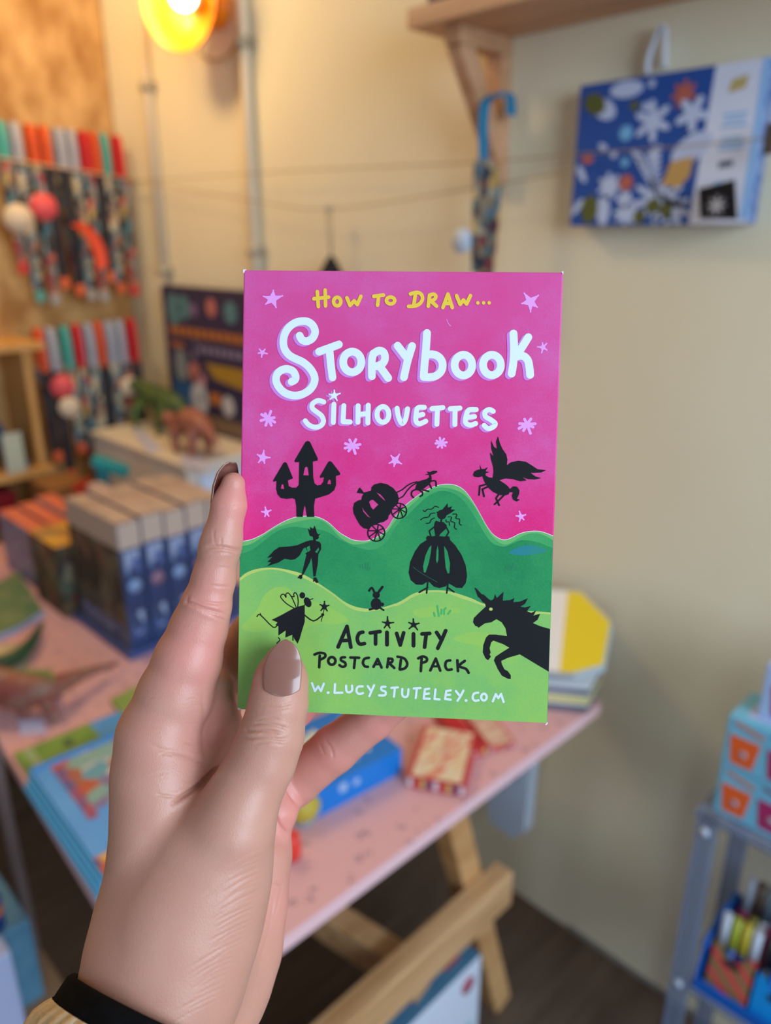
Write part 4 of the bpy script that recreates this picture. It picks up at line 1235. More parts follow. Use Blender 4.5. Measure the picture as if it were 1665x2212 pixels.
class Art:
    def __init__(self):
        self.g = G()

    def poly(self, reg, pts, mi, layer, holes=(), smooth=0):
        rings = []
        for r in [pts] + list(holes):
            P = [z2f(reg, p) if len(p) == 2 else z2f(p[2], p[:2]) for p in r]
            if smooth:
                P = smoothpath(P, smooth, True)
            rings.append([Vector((p.x, p.y, 0)) for p in P])
        tris = tessellate_polygon(rings)
        flat = [p for r in rings for p in r]
        ly = self.lift(layer)
        self.g.add([face(p, ly) for p in flat], [tuple(t) for t in tris], mi)

    def lift(self, layer):
        """pieces of one layer lie a hair above each other, so that crossing strokes never coincide"""
        self.k = (getattr(self, 'k', 0) + 1) % 24
        return layer + self.k * 0.03

    def capsule(self, P, R_, mi, layer):
        """one outline around a path: left side, round end, right side, round end"""
        n = len(P)
        L_, Rr = [], []
        for i in range(n):
            d = P[min(i + 1, n - 1)] - P[max(i - 1, 0)]
            d = Vector((d.x, d.y)).normalized()
            s = Vector((-d.y, d.x)) * R_
            c = Vector((P[i].x, P[i].y))
            L_.append(c + s)
            Rr.append(c - s)
        d0 = (P[1] - P[0]).normalized()
        d1 = (P[-1] - P[-2]).normalized()
        vs = L_ + Rr
        fs = [(i, i + 1, n + i + 1, n + i) for i in range(n - 1)]
        for c, d, ia, ib in ((P[0], d0, n, 0), (P[-1], -d1, n - 1, 2 * n - 1)):
            a0 = math.atan2(vs[ia].y - c.y, vs[ia].x - c.x)
            k0 = len(vs)
            mid = []
            # half circle from ia to ib on the outer side
            for q in range(1, 10):
                a = a0 - math.pi * q / 10
                p = Vector((c.x + R_ * math.cos(a), c.y + R_ * math.sin(a)))
                mid.append(p)
            if (mid[4] - Vector((c.x, c.y))).dot(Vector((d.x, d.y))) > 0:
                mid = [Vector((c.x + R_ * math.cos(a0 + math.pi * q / 10), c.y + R_ * math.sin(a0 + math.pi * q / 10))) for q in range(1, 10)]
            vs += mid
            fs.append(tuple([ia] + list(range(k0, k0 + len(mid))) + [ib]))
        self.g.add([face(p, layer) for p in vs], fs, mi)

    def stroke(self, reg, pts, w, mi, layer, smooth=6, off=(0, 0), taper=None):
        P = [z2f(reg, (p[0] + off[0], p[1] + off[1])) for p in pts]
        R_ = w * UNIT / 2
        if smooth and len(P) > 2:
            P = smoothpath(P, smooth)
            Q = [P[0]]
            for p in P[1:]:
                if (p - Q[-1]).length > 1e-6:
                    Q.append(p)
            self.capsule(Q, R_, mi, self.lift(layer))
        else:
            for i in range(len(P) - 1):
                self.capsule([P[i], P[i + 1]], R_, mi, self.lift(layer))

    def ring(self, reg, c, rx, ry, w, mi, layer, off=(0, 0), rot=0.0):
        R_ = w * UNIT / 2
        ly = self.lift(layer)
        vs = []
        n = 40
        for k in range(n):
            a = 2 * math.pi * k / n
            x, y = rx * math.cos(a), ry * math.sin(a)
            nx, ny = math.cos(a) * ry, math.sin(a) * rx
            l = math.hypot(nx, ny)
            for sgn in (1, -1):
                xx, yy = x + sgn * nx / l * w / 2, y + sgn * ny / l * w / 2
                vs.append(face(z2f(reg, (c[0] + off[0] + xx * math.cos(rot) - yy * math.sin(rot), c[1] + off[1] + xx * math.sin(rot) + yy * math.cos(rot))), ly))
        self.g.add(vs, [(2 * k, 2 * ((k + 1) % n), 2 * ((k + 1) % n) + 1, 2 * k + 1) for k in range(n)], mi)

    def oval(self, reg, c, rx, ry, mi, layer, rot=0.0):
        pts = []
        for k in range(28):
            a = 2 * math.pi * k / 28
            x, y = rx * math.cos(a), ry * math.sin(a)
            pts.append((c[0] + x * math.cos(rot) - y * math.sin(rot), c[1] + x * math.sin(rot) + y * math.cos(rot)))
        self.poly(reg, pts, mi, layer)

    def star(self, reg, tips, mi, layer, f=0.42, off=(0, 0)):
        tips = [(p[0] + off[0], p[1] + off[1]) for p in tips]
        cx = sum(p[0] for p in tips) / len(tips)
        cy = sum(p[1] for p in tips) / len(tips)
        pts = []
        for i, p in enumerate(tips):
            q = tips[(i + 1) % len(tips)]
            pts.append(p)
            m = ((p[0] + q[0]) / 2, (p[1] + q[1]) / 2)
            k = f / 0.81
            pts.append((cx + (m[0] - cx) * k, cy + (m[1] - cy) * k))
        self.poly(reg, pts, mi, layer)
        for p in tips:   # rounded points
            self.stroke(reg, [(cx + (p[0] - cx) * .55, cy + (p[1] - cy) * .55), (cx + (p[0] - cx) * .93, cy + (p[1] - cy) * .93)], 14, mi, layer, 0)

    def burst(self, reg, c, ends, w, mi, layer):
        for e in ends:
            self.stroke(reg, [c, e], w, mi, layer, 0)


def ink(name, h, h2=None, scale=60, rough=0.5, h3=None, big=14):
    """printed ink with watercolour mottling: two noises over up to three colours"""
    m = bpy.data.materials.new(name)
    m.use_nodes = True
    nt = m.node_tree
    b = nt.nodes['Principled BSDF']
    b.inputs['Roughness'].default_value = rough
    b.inputs['Specular IOR Level'].default_value = 0.12
    b.inputs['Base Color'].default_value = lin(h)
    if h2:
        tc = nt.nodes.new('ShaderNodeTexCoord')
        n1 = nt.nodes.new('ShaderNodeTexNoise')
        n1.inputs['Scale'].default_value = big
        n1.inputs['Detail'].default_value = 5
        n1.inputs['Roughness'].default_value = 0.6
        n2 = nt.nodes.new('ShaderNodeTexNoise')
        n2.inputs['Scale'].default_value = 1400
        n2.inputs['Detail'].default_value = 2
        nt.links.new(tc.outputs['Object'], n1.inputs['Vector'])
        nt.links.new(tc.outputs['Object'], n2.inputs['Vector'])
        mx = nt.nodes.new('ShaderNodeMath')
        mx.operation = 'MULTIPLY_ADD'
        mx.inputs[1].default_value = 0.22
        nt.links.new(n2.outputs['Fac'], mx.inputs[0])
        nt.links.new(n1.outputs['Fac'], mx.inputs[2])
        r = nt.nodes.new('ShaderNodeValToRGB')
        r.color_ramp.elements[0].position = 0.42
        r.color_ramp.elements[1].position = 0.82
        r.color_ramp.elements[0].color = lin(h)
        r.color_ramp.elements[1].color = lin(h2)
        if h3:
            e = r.color_ramp.elements.new(0.6)
            e.color = lin(h3)
        nt.links.new(mx.outputs[0], r.inputs['Fac'])
        nt.links.new(r.outputs['Color'], b.inputs['Base Color'])
        bp = nt.nodes.new('ShaderNodeBump')
        bp.inputs['Strength'].default_value = 0.08
        bp.inputs['Distance'].default_value = 0.0003
        nt.links.new(n2.outputs['Fac'], bp.inputs['Height'])
        nt.links.new(bp.outputs['Normal'], b.inputs['Normal'])
    MATS[name] = m
    return m


def card_body_mat():
    """pink print above, green print below, as on the folded carton"""
    m = ink('card_pink_print', '#d92372', '#d45ca2', big=26, h3='#d63a85')
    nt = m.node_tree
    b = nt.nodes['Principled BSDF']
    src = b.inputs['Base Color'].links[0].from_socket
    tc = nt.nodes.new('ShaderNodeTexCoord')
    sp = nt.nodes.new('ShaderNodeSeparateXYZ')
    nt.links.new(tc.outputs['Object'], sp.inputs[0])
    lt = nt.nodes.new('ShaderNodeMath')
    lt.operation = 'LESS_THAN'
    lt.inputs[1].default_value = 0.0540
    nt.links.new(sp.outputs['Y'], lt.inputs[0])
    mx = nt.nodes.new('ShaderNodeMix')
    mx.data_type = 'RGBA'
    mx.inputs[7].default_value = lin('#3c9858')
    nt.links.new(lt.outputs[0], mx.inputs[0])
    # printed wash: paler violet-pink towards the top, deeper pink lower down
    gr = nt.nodes.new('ShaderNodeMapRange')
    gr.inputs[1].default_value = 0.07
    gr.inputs[2].default_value = 0.145
    nt.links.new(sp.outputs['Y'], gr.inputs[0])
    m2 = nt.nodes.new('ShaderNodeMix')
    m2.data_type = 'RGBA'
    m2.inputs[7].default_value = lin('#cc66a8')
    mul = nt.nodes.new('ShaderNodeMath')
    mul.operation = 'MULTIPLY'
    mul.inputs[1].default_value = 0.42
    nt.links.new(gr.outputs[0], mul.inputs[0])
    nt.links.new(mul.outputs[0], m2.inputs[0])
    nt.links.new(src, m2.inputs[6])
    nt.links.new(m2.outputs[2], mx.inputs[6])
    nt.links.new(mx.outputs[2], b.inputs['Base Color'])
    return m


g = G()
p00 = TLP - EN * CARD_T
vs = []
for k in (0, 1):
    for (u, v) in ((0, 0), (CARD_W, 0), (CARD_W, CARD_H), (0, CARD_H)):
        vs.append(TLP + EX * u + EYd * v - EN * (CARD_T * k))
g.add(vs, [(0, 1, 2, 3), (7, 6, 5, 4), (0, 4, 5, 1), (1, 5, 6, 2), (2, 6, 7, 3), (3, 7, 4, 0)])
g.build('carton', card_body_mat(), card, bevel=.0005)

ART = [ink('hill_green', '#1f7c4e', '#3d9a5a', big=30, h3='#2c8b54'), ink('hill_pale_green', '#70b068', '#93bd58', big=30, h3='#82b760'), ink('lilac_ink_print', '#e59cf0'), ink('black_print', '#1b1b1f', rough=.6),
                            ink('hill_rim', '#64ac68', '#78b264', big=30), ink('yellow_rim', '#bcc768', '#9fbc68', big=30), ink('tuft_green', '#2a7a54'), ink('tuft_bright', '#44a862'), ink('lime_wash', '#8ab858', '#9bc058', big=40), ink('blue_wash', '#287c88', '#30886c', big=60), ink('worn_card', '#e6dff0'), ink('hill_green_light', '#33925a', '#4fa460', big=36)]


def cut(art, name, mats):
    """link what has been traced so far as one printed part of the card box"""
    if art.g.v:
        art.g.build(name, mats, card)
    art.g = G()


A = Art()
# materials of the artwork: 0 mid green, 1 pale green, 2 lilac, 3 black, 4 rim of mid hill, 5 yellow rim, 6 dark tuft, 7 bright tuft, 8 lime wash, 9 blue wash, 10 worn white
MID, PAL, LIL, BLK, RIM, YEL, TUF, TUB, LIME, BLUE, WRN, MIDL = range(12)
hill = [(3, 95, 1098), (3, 180, 1080), (3, 290, 1030), (3, 400, 960), (3, 500, 905), (3, 600, 868), (3, 700, 857), (3, 790, 862), (3, 860, 885), (3, 930, 930), (3, 1010, 1005), (3, 1080, 1050), (3, 1150, 1083), (3, 1230, 1092), (3, 1300, 1085), (3, 1400, 1040), (3, 1480, 960), (3, 1530, 880), (3, 1600, 800), (4, 115, 750), (4, 190, 690), (4, 260, 640), (4, 340, 595), (4, 430, 563), (4, 520, 555), (4, 600, 570), (4, 670, 615), (4, 730, 690), (4, 780, 770), (4, 830, 860), (4, 880, 950), (4, 930, 1020), (4, 990, 1065), (4, 1050, 1082), (4, 1120, 1060), (4, 1200, 1020), (4, 1300, 1000), (4, 1400, 1005), (4, 1505, 1045)]
low = [(3, 60, 1442), (3, 130, 1395), (3, 220, 1358), (3, 340, 1342), (3, 450, 1348), (3, 560, 1370), (3, 650, 1395), (3, 740, 1440), (3, 850, 1510), (3, 960, 1585), (3, 1060, 1660), (3, 1150, 1705), (3, 1250, 1728), (3, 1330, 1730), (3, 1440, 1715), (3, 1550, 1680), (4, 0, 1690), (4, 80, 1650), (4, 180, 1590), (4, 280, 1562), (4, 400, 1555), (4, 520, 1565), (4, 640, 1600), (4, 740, 1635), (4, 840, 1680), (6, 980, 400), (6, 1150, 440), (6, 1290, 440), (6, 1400, 445), (6, 1478, 452)]


def hillpoly(line, mi, layer, dy=0):
    P = [z2f(r, (x, y + dy)) for r, x, y in line]
    P[0].x = 0.0002
    P[-1].x = CARD_W - 0.0002
    P = smoothpath(P, 4)
    bottom = [Vector((CARD_W - .0002, CARD_H - .0002)), Vector((.0002, CARD_H - .0002))]
    ring = [Vector((min(max(p.x, .0002), CARD_W - .0002), p.y, 0)) for p in P] + [Vector((p.x, p.y, 0)) for p in bottom]
    A.g.add([face(p, layer) for p in ring], [tuple(t) for t in tessellate_polygon([ring])], mi)


hillpoly(hill, WRN, 0.6, -5)
hillpoly(hill, RIM, 1)
hillpoly([(r, x, y + 30 + 14 * math.sin(x * .013)) for r, x, y in hill], MIDL, 1.5)
hillpoly([(r, x, y + 85 + 30 * math.sin(x * .009 + 1)) for r, x, y in hill], MID, 2)
A.poly(4, [(1090, 1200), (1180, 1150), (1300, 1130), (1420, 1160), (1440, 1190), (1330, 1215), (1200, 1225)], BLUE, 2.4, smooth=5)
hillpoly(low, YEL, 3)
hillpoly([(r, x, y + 26 + 8 * math.sin(x * .012)) for r, x, y in low], PAL, 4)
A.poly(5, [(90, 600), (170, 500), (240, 420), (300, 300), (400, 220), (520, 215), (620, 290), (800, 350), (960, 420), (1100, 520), (1000, 560), (800, 560), (640, 620), (420, 600), (250, 640)], LIME, 4.5, smooth=5)
A.poly(6, [(560, 700), (720, 640), (860, 640), (1000, 690), (900, 760), (700, 750)], LIME, 4.5, smooth=5)
A.poly(6, [(180, 440), (330, 400), (560, 410), (640, 440), (480, 470), (260, 500)], LIME, 4.5, smooth=5)
cut(A, 'hill_print', ART)
# stars and flowers
for reg, tips in ((1, [(397, 288), (490, 345), (425, 465), (318, 430), (296, 350)]), (2, [(1232, 315), (1375, 338), (1365, 458), (1297, 505), (1207, 420)]),
                  (1, [(318, 850), (340, 895), (283, 930), (250, 890), (262, 850)]), (2, [(1450, 795), (1452, 862), (1400, 888), (1360, 830), (1408, 790)]),
                  (3, [(305, 228), (367, 300), (312, 358), (250, 350), (238, 270)]), (3, [(1590, 265), (1612, 362), (1535, 388), (1487, 355), (1505, 278)]),
                  (3, [(315, 765), (373, 797), (352, 858), (312, 862), (280, 812)]), (4, [(1187, 805), (1250, 840), (1232, 890), (1188, 905), (1155, 852)])):
    A.star(reg, tips, LIL, 2)
    cut(A, 'star_print', ART)
for reg, c, ends, w in ((1, (345, 1508), [(370, 1440), (402, 1500), (408, 1543), (375, 1572), (322, 1572), (276, 1528), (283, 1470), (318, 1462)], 27),
                        (2, (1262, 1562), [(1238, 1514), (1298, 1512), (1338, 1558), (1318, 1590), (1293, 1648), (1228, 1622), (1185, 1602), (1192, 1556)], 27),
                        (3, (1145, 190), [(1115, 132), (1175, 130), (1214, 176), (1196, 210), (1170, 262), (1107, 238), (1072, 212), (1075, 168)], 26),
                        (4, (448, 165), [(436, 114), (476, 124), (500, 156), (488, 188), (457, 206), (416, 202), (396, 166), (407, 142)], 22)):
    A.burst(reg, c, ends, w, LIL, 2)
    cut(A, 'flower_motif', ART)
cut(A, 'star_print', ART)
# castle
A.poly(3, [(720, 142), (700, 152), (595, 330), (602, 345), (640, 343), (636, 560), (612, 585), (570, 585), (540, 570), (532, 517), (576, 500), (578, 490), (522, 352), (506, 343), (490, 352), (392, 518), (396, 530), (425, 522), (422, 600), (435, 650), (465, 683), (520, 692), (575, 685), (600, 695), (612, 760), (614, 862), (672, 862), (680, 800), (690, 752), (700, 775), (712, 862), (782, 862), (778, 760), (790, 690), (850, 672), (920, 650), (970, 610), (988, 560), (986, 475), (1025, 464), (1027, 448), (950, 345), (932, 333), (915, 342), (835, 480), (840, 493), (875, 487), (868, 530), (845, 558), (810, 565), (785, 545), (772, 490), (768, 338), (812, 330), (815, 308), (742, 152)], BLK, 5,
       holes=[[(708, 385), (722, 395), (732, 470), (678, 468), (692, 398)], [(482, 552), (492, 558), (498, 598), (466, 596), (472, 560)], [(928, 508), (939, 518), (942, 552), (905, 550), (914, 518)]])
cut(A, 'castle_silhouette', ART)
# carriage
A.poly(3, [(1320, 615), (1325, 580), (1350, 555), (1410, 540), (1470, 552), (1530, 590), (1570, 640), (1582, 690), (1572, 740), (1540, 765), (1512, 800), (1500, 835), (1485, 850), (1480, 880), (1440, 908), (1400, 918), (1370, 932), (1330, 945), (1290, 978), (1250, 970), (1215, 940), (1185, 890), (1155, 830), (1148, 780), (1160, 730), (1200, 705), (1228, 700), (1235, 665), (1250, 645), (1225, 640), (1185, 635), (1195, 610), (1210, 582), (1228, 600), (1250, 632), (1285, 622)], BLK, 5,
       holes=[[(1340, 700), (1390, 745), (1340, 795), (1318, 770), (1300, 720), (1318, 703)], [(1368, 628), (1410, 650), (1445, 690), (1458, 718), (1430, 692), (1395, 660)], [(1230, 755), (1250, 795), (1290, 845), (1318, 873), (1288, 860), (1245, 812)]])
for c, r in (((1368, 1012), 80), ((1583, 805), 72)):
    A.ring(3, c, r, r, 12, BLK, 5)
    for k in range(8):
        a = k * math.pi / 4 + .25
        A.stroke(3, [(c[0] + 10, c[1] - 18), (c[0] + r * math.cos(a), c[1] + r * math.sin(a))], 11, BLK, 5, 0)
A.stroke(4, [(25, 632), (80, 605), (130, 565), (180, 540), (225, 530)], 11, BLK, 5)
A.stroke(4, [(50, 688), (90, 665), (130, 610), (170, 570), (215, 542)], 11, BLK, 5)
# horse of the carriage
A.poly(4, [(225, 530), (270, 515), (310, 505), (338, 485), (335, 465), (292, 463), (330, 452), (312, 432), (345, 438), (370, 425), (412, 425), (412, 440), (380, 458), (352, 465), (360, 490), (355, 530), (330, 560), (290, 590), (250, 615), (215, 610), (205, 590)], BLK, 5)
for s in ([(345, 525), (395, 522), (402, 570)], [(338, 550), (358, 592)], [(215, 600), (175, 620), (168, 655), (188, 680)], [(245, 610), (272, 630), (270, 655), (250, 668)], [(275, 605), (330, 620)]):
    A.stroke(4, s, 15, BLK, 5, 3)
cut(A, 'carriage_silhouette', ART)
# winged horse
A.poly(4, [(750, 465), (765, 430), (800, 415), (820, 412), (815, 365), (830, 408), (860, 408), (890, 392), (870, 430), (908, 438), (872, 448), (868, 468), (900, 488), (938, 492), (945, 440), (942, 390), (920, 310), (912, 252), (947, 292), (925, 215), (922, 138), (950, 200), (978, 218), (970, 150), (988, 100), (1005, 165), (1030, 220), (1065, 270), (1076, 320), (1070, 375), (1110, 345), (1180, 330), (1250, 340), (1300, 370), (1360, 410), (1442, 420), (1395, 442), (1295, 446), (1340, 478), (1395, 495), (1340, 508), (1270, 505), (1215, 483), (1258, 516), (1200, 525), (1130, 505), (1060, 498), (1000, 515), (1040, 540), (1080, 570), (1100, 600), (1130, 572), (1165, 575), (1190, 610), (1185, 650), (1165, 690), (1194, 697), (1165, 717), (1130, 700), (1118, 660), (1130, 630), (1098, 627), (1085, 650), (1050, 660), (1000, 655), (940, 625), (890, 580), (860, 530), (840, 478), (800, 487), (765, 482)], BLK, 5)
for s in ([(880, 552), (815, 570), (808, 655)], [(895, 575), (840, 600), (855, 668)], [(990, 655), (968, 685), (998, 752)], [(1040, 660), (990, 710), (955, 742)]):
    A.stroke(4, s, 16, BLK, 5, 0)
cut(A, 'winged_horse_silhouette', ART)
# prince
A.poly(3, [(735, 1030), (722, 972), (745, 990), (742, 956), (770, 975), (785, 945), (800, 985), (805, 1010), (820, 1028), (842, 1018), (822, 1042), (825, 1060), (810, 1075), (795, 1075), (798, 1090), (830, 1098), (845, 1120), (845, 1170), (820, 1212), (818, 1240), (815, 1300), (792, 1425), (772, 1425), (762, 1300), (755, 1245), (740, 1290), (676, 1412), (662, 1408), (690, 1290), (708, 1218), (695, 1210), (720, 1192), (698, 1150), (680, 1160), (640, 1230), (600, 1262), (560, 1268), (500, 1258), (440, 1295), (335, 1328), (372, 1292), (338, 1288), (385, 1240), (336, 1250), (400, 1180), (450, 1148), (540, 1142), (620, 1130), (700, 1095), (745, 1083), (772, 1082), (768, 1050), (740, 1042)], BLK, 5,
       holes=[[(738, 1132), (707, 1152), (722, 1195), (746, 1178)], [(822, 1150), (788, 1193), (808, 1206), (828, 1172)]])
A.poly(3, [(620, 1440), (640, 1412), (668, 1405), (668, 1440), (650, 1455), (645, 1446)], BLK, 5)
A.poly(3, [(768, 1478), (775, 1435), (800, 1435), (822, 1480), (802, 1489), (783, 1470)], BLK, 5)
cut(A, 'prince_silhouette', ART)
# princess
A.oval(4, (455, 840), 44, 46, BLK, 5)
A.poly(4, [(455, 800), (480, 770), (510, 733), (512, 775), (552, 760), (540, 790), (582, 795), (540, 825), (495, 850)], BLK, 5)
A.stroke(4, [(412, 818), (440, 835)], 14, BLK, 5, 0)
A.stroke(4, [(452, 880), (446, 915)], 16, BLK, 5, 0)
A.poly(4, [(386, 918), (400, 898), (430, 908), (470, 910), (500, 940), (502, 967), (440, 1022), (428, 1046), (395, 1046), (380, 960)], BLK, 5)
for s in ([(382, 958), (335, 995), (352, 1048)], [(500, 965), (520, 1005), (495, 1052)]):
    A.stroke(4, s, 13, BLK, 5, 0)
A.poly(4, [(305, 1060), (320, 1040), (360, 1047), (400, 1040), (480, 1048), (525, 1045), (532, 1080), (580, 1130), (640, 1220), (680, 1320), (693, 1420), (680, 1490), (645, 1535), (590, 1532), (518, 1490), (490, 1520), (430, 1535), (380, 1522), (326, 1468), (270, 1505), (210, 1502), (160, 1460), (140, 1390), (155, 1290), (200, 1190), (250, 1120), (312, 1080)], BLK, 5,
       holes=[[(358, 1126), (352, 1200), (332, 1300), (302, 1388), (284, 1388), (276, 1330), (298, 1230), (332, 1155)], [(415, 1128), (425, 1180), (423, 1270), (408, 1306), (399, 1270), (404, 1180)], [(475, 1130), (510, 1190), (533, 1300), (528, 1392), (510, 1400), (490, 1340), (480, 1230)]])
for s in ([(322, 1470), (310, 1582)], [(320, 1530), (240, 1576)], [(512, 1490), (500, 1582)], [(512, 1532), (568, 1572)]):
    A.stroke(4, s, 15, BLK, 5, 0)
for s in ([(425, 772), (390, 762), (360, 788), (320, 790), (295, 812), (280, 800)], [(390, 825), (350, 832), (330, 862), (280, 872), (255, 890)], [(385, 872), (355, 888), (340, 918), (308, 923)], [(560, 835), (597, 838), (588, 875), (622, 883), (622, 925), (640, 940)], [(515, 862), (547, 865), (540, 902), (576, 918), (574, 962), (595, 980)], [(495, 890), (498, 910), (522, 908), (528, 942)]):
    A.stroke(4, s, 9, BLK, 5, 4)
cut(A, 'princess_silhouette', ART)
# rabbit
A.oval(5, (1366, 372), 50, 56, BLK, 5)
A.oval(5, (1367, 287), 34, 31, BLK, 5)
for s, w in (([(1350, 262), (1325, 218), (1300, 246)], 21), ([(1385, 265), (1426, 210)], 24), ([(1304, 424), (1350, 412)], 20), ([(1390, 400), (1436, 430)], 18)):
    A.stroke(5, s, w, BLK, 5, 4)
A.oval(5, (1424, 375), 17, 17, BLK, 5)
cut(A, 'rabbit_silhouette', ART)
# fairy
A.poly(5, [(690, 380), (610, 400), (560, 425), (470, 475), (375, 522), (432, 545), (412, 570), (440, 582), (440, 670), (510, 622), (505, 690), (578, 660), (590, 700), (622, 748), (642, 700), (665, 620), (690, 540), (690, 450)], BLK, 5)
A.oval(5, (717, 355), 33, 50, BLK, 5, -.45)
A.oval(5, (667, 290), 27, 30, BLK, 5)
for s, w in (([(735, 332), (766, 322)], 9), ([(686, 385), (705, 360)], 9), ([(688, 476), (772, 532), (850, 482)], 14), ([(845, 536), (874, 420)], 8), ([(432, 572), (388, 590), (270, 475), (238, 490)], 12), ([(276, 478), (268, 462)], 11), ([(590, 412), (520, 370), (465, 312), (470, 285), (495, 280), (514, 312), (512, 278), (535, 268), (568, 310), (606, 395)], 11), ([(568, 300), (590, 302), (585, 278), (600, 264), (620, 290), (628, 345), (624, 395)], 11), ([(440, 690), (455, 712), (425, 742)], 11), ([(578, 665), (578, 715)], 12)):
    A.stroke(5, s, w, BLK, 5, 3)
A.oval(5, (860, 472), 15, 14, BLK, 5)
A.star(5, [(877, 342), (922, 384), (905, 440), (840, 436), (832, 376)], BLK, 5)
cut(A, 'fairy_silhouette', ART)
# unicorn
A.poly(6, [(762, 215), (785, 228), (800, 246), (830, 278), (848, 282), (870, 300), (893, 322), (920, 340), (945, 325), (958, 280), (975, 316), (1037, 257), (1030, 340), (1100, 335), (1140, 316), (1130, 355), (1190, 350), (1268, 318), (1240, 370), (1198, 396), (1240, 405), (1295, 390), (1258, 440), (1300, 455), (1345, 435), (1320, 482), (1384, 464), (1360, 520), (1316, 552), (1380, 580), (1477, 608), (1464, 1012), (1190, 848), (1150, 860), (1080, 880), (1015, 910), (1020, 940), (1045, 990), (1075, 1005), (1105, 1045), (1105, 1082), (1080, 1080), (1020, 1050), (980, 985), (945, 905), (960, 870), (1020, 830), (1092, 785), (1030, 750), (940, 718), (920, 735), (905, 790), (915, 830), (905, 850), (918, 870), (890, 904), (865, 885), (840, 830), (845, 760), (870, 690), (900, 660), (960, 660), (1070, 675), (1055, 600), (1020, 545), (970, 515), (920, 545), (860, 555), (800, 597), (790, 585), (770, 580), (748, 545), (755, 505), (800, 460), (870, 395), (862, 365), (840, 352), (815, 318), (795, 302), (780, 262)], BLK, 5)
A.oval(6, (917, 420), 17, 15, YEL, 6)
cut(A, 'unicorn_silhouette', ART)
# grass tufts
for s in ([(1205, 1320), (1218, 1342)], [(1235, 1315), (1240, 1345)], [(1262, 1310), (1265, 1350)], [(1290, 1298), (1280, 1365)], [(1305, 1345), (1300, 1365)]):
    A.stroke(3, s, 12, TUF, 3, 0)
cut(A, 'grass_tuft', ART)
for s in ([(1045, 1360), (1058, 1380)], [(1065, 1330), (1075, 1360)], [(1090, 1330), (1088, 1360)], [(1138, 1302), (1115, 1368)], [(1158, 1340), (1148, 1368)]):
    A.stroke(4, s, 12, TUF, 3, 0)
cut(A, 'grass_tuft', ART)
for s in ([(378, 455), (385, 485)], [(410, 392), (425, 485)], [(450, 425), (448, 465)], [(490, 410), (475, 430), (475, 465)], [(535, 435), (512, 465)]):
    A.stroke(6, s, 19, TUB, 5, 3)
cut(A, 'grass_tuft', ART)
# worn corners and a scratch
A.poly(1, [(112, 98), (145, 98), (128, 112), (122, 132), (110, 128)], WRN, 7)
A.poly(2, [(1590, 118), (1609, 116), (1604, 148)], WRN, 7)
A.poly(5, [(52, 1352), (72, 1355), (95, 1368), (58, 1372)], WRN, 7)
A.poly(6, [(1450, 1488), (1455, 1500), (1442, 1515), (1430, 1514)], WRN, 7)
A.stroke(2, [(502, 568), (520, 610), (540, 632)], 5, LIL, 2)
A.stroke(4, [(180, 1335), (270, 1400), (410, 1478)], 2.5, TUF, 6)
cut(A, 'corner_wear', ART)

# ---- lettering
L = Art()
LET = [ink('pale_blue_print', '#dbe6fa'), ink('mauve_shadow_print', '#d07fd6'), ink('yellow_print', '#e8c444'), MATS['black_print'], ink('url_blue_print', '#d0def8')]
WHT, SHD, YLW, BK, URL = range(5)


def both(fn, shift=(-27, 15)):
    fn(SHD, 4, shift)
    fn(WHT, 6, (0, 0))


def storybook(mi, ly, off):
    w = 74
    def s(reg, pts, sm=6):
        L.stroke(reg, pts, w, mi, ly, sm, off)
    s(1, [(645, 725), (668, 765), (715, 776), (765, 750), (791, 692), (772, 632), (725, 594), (665, 588), (600, 604), (540, 650), (502, 715), (490, 790), (506, 858), (550, 912), (610, 945), (670, 972), (730, 1020), (775, 1085), (787, 1145), (765, 1205), (720, 1252), (650, 1285), (575, 1290), (500, 1262), (447, 1210), (421, 1150), (430, 1092), (470, 1052), (525, 1039), (580, 1060), (606, 1108), (600, 1142), (568, 1160)], 4)
    s(1, [(828, 876), (1016, 808)]); s(1, [(926, 850), (940, 1000), (955, 1120)])
    L.ring(1, (1142, 973), 86, 97, w, mi, ly, off)
    s(1, [(1328, 1108), (1328, 960), (1342, 900)]); s(1, [(1342, 895), (1395, 866), (1440, 885), (1452, 940), (1432, 985), (1390, 1010), (1350, 1015)]); s(1, [(1395, 1005), (1482, 1125)])
    s(2, [(38, 820), (118, 925)]); s(2, [(175, 823), (148, 910), (128, 980), (97, 1118)])
    s(2, [(316, 700), (306, 850), (292, 1000), (284, 1112)]); s(2, [(300, 908), (370, 902), (430, 928), (463, 988), (450, 1060), (400, 1105), (340, 1117), (284, 1115)])
    L.ring(2, (660, 1003), 83, 97, w, mi, ly, off)
    L.ring(2, (930, 1002), 84, 96, w, mi, ly, off)
    s(2, [(1134, 705), (1140, 850), (1132, 980), (1116, 1083)]); s(2, [(1274, 740), (1215, 835), (1170, 900)]); s(2, [(1152, 922), (1220, 915), (1268, 955), (1285, 1030), (1291, 1095)])


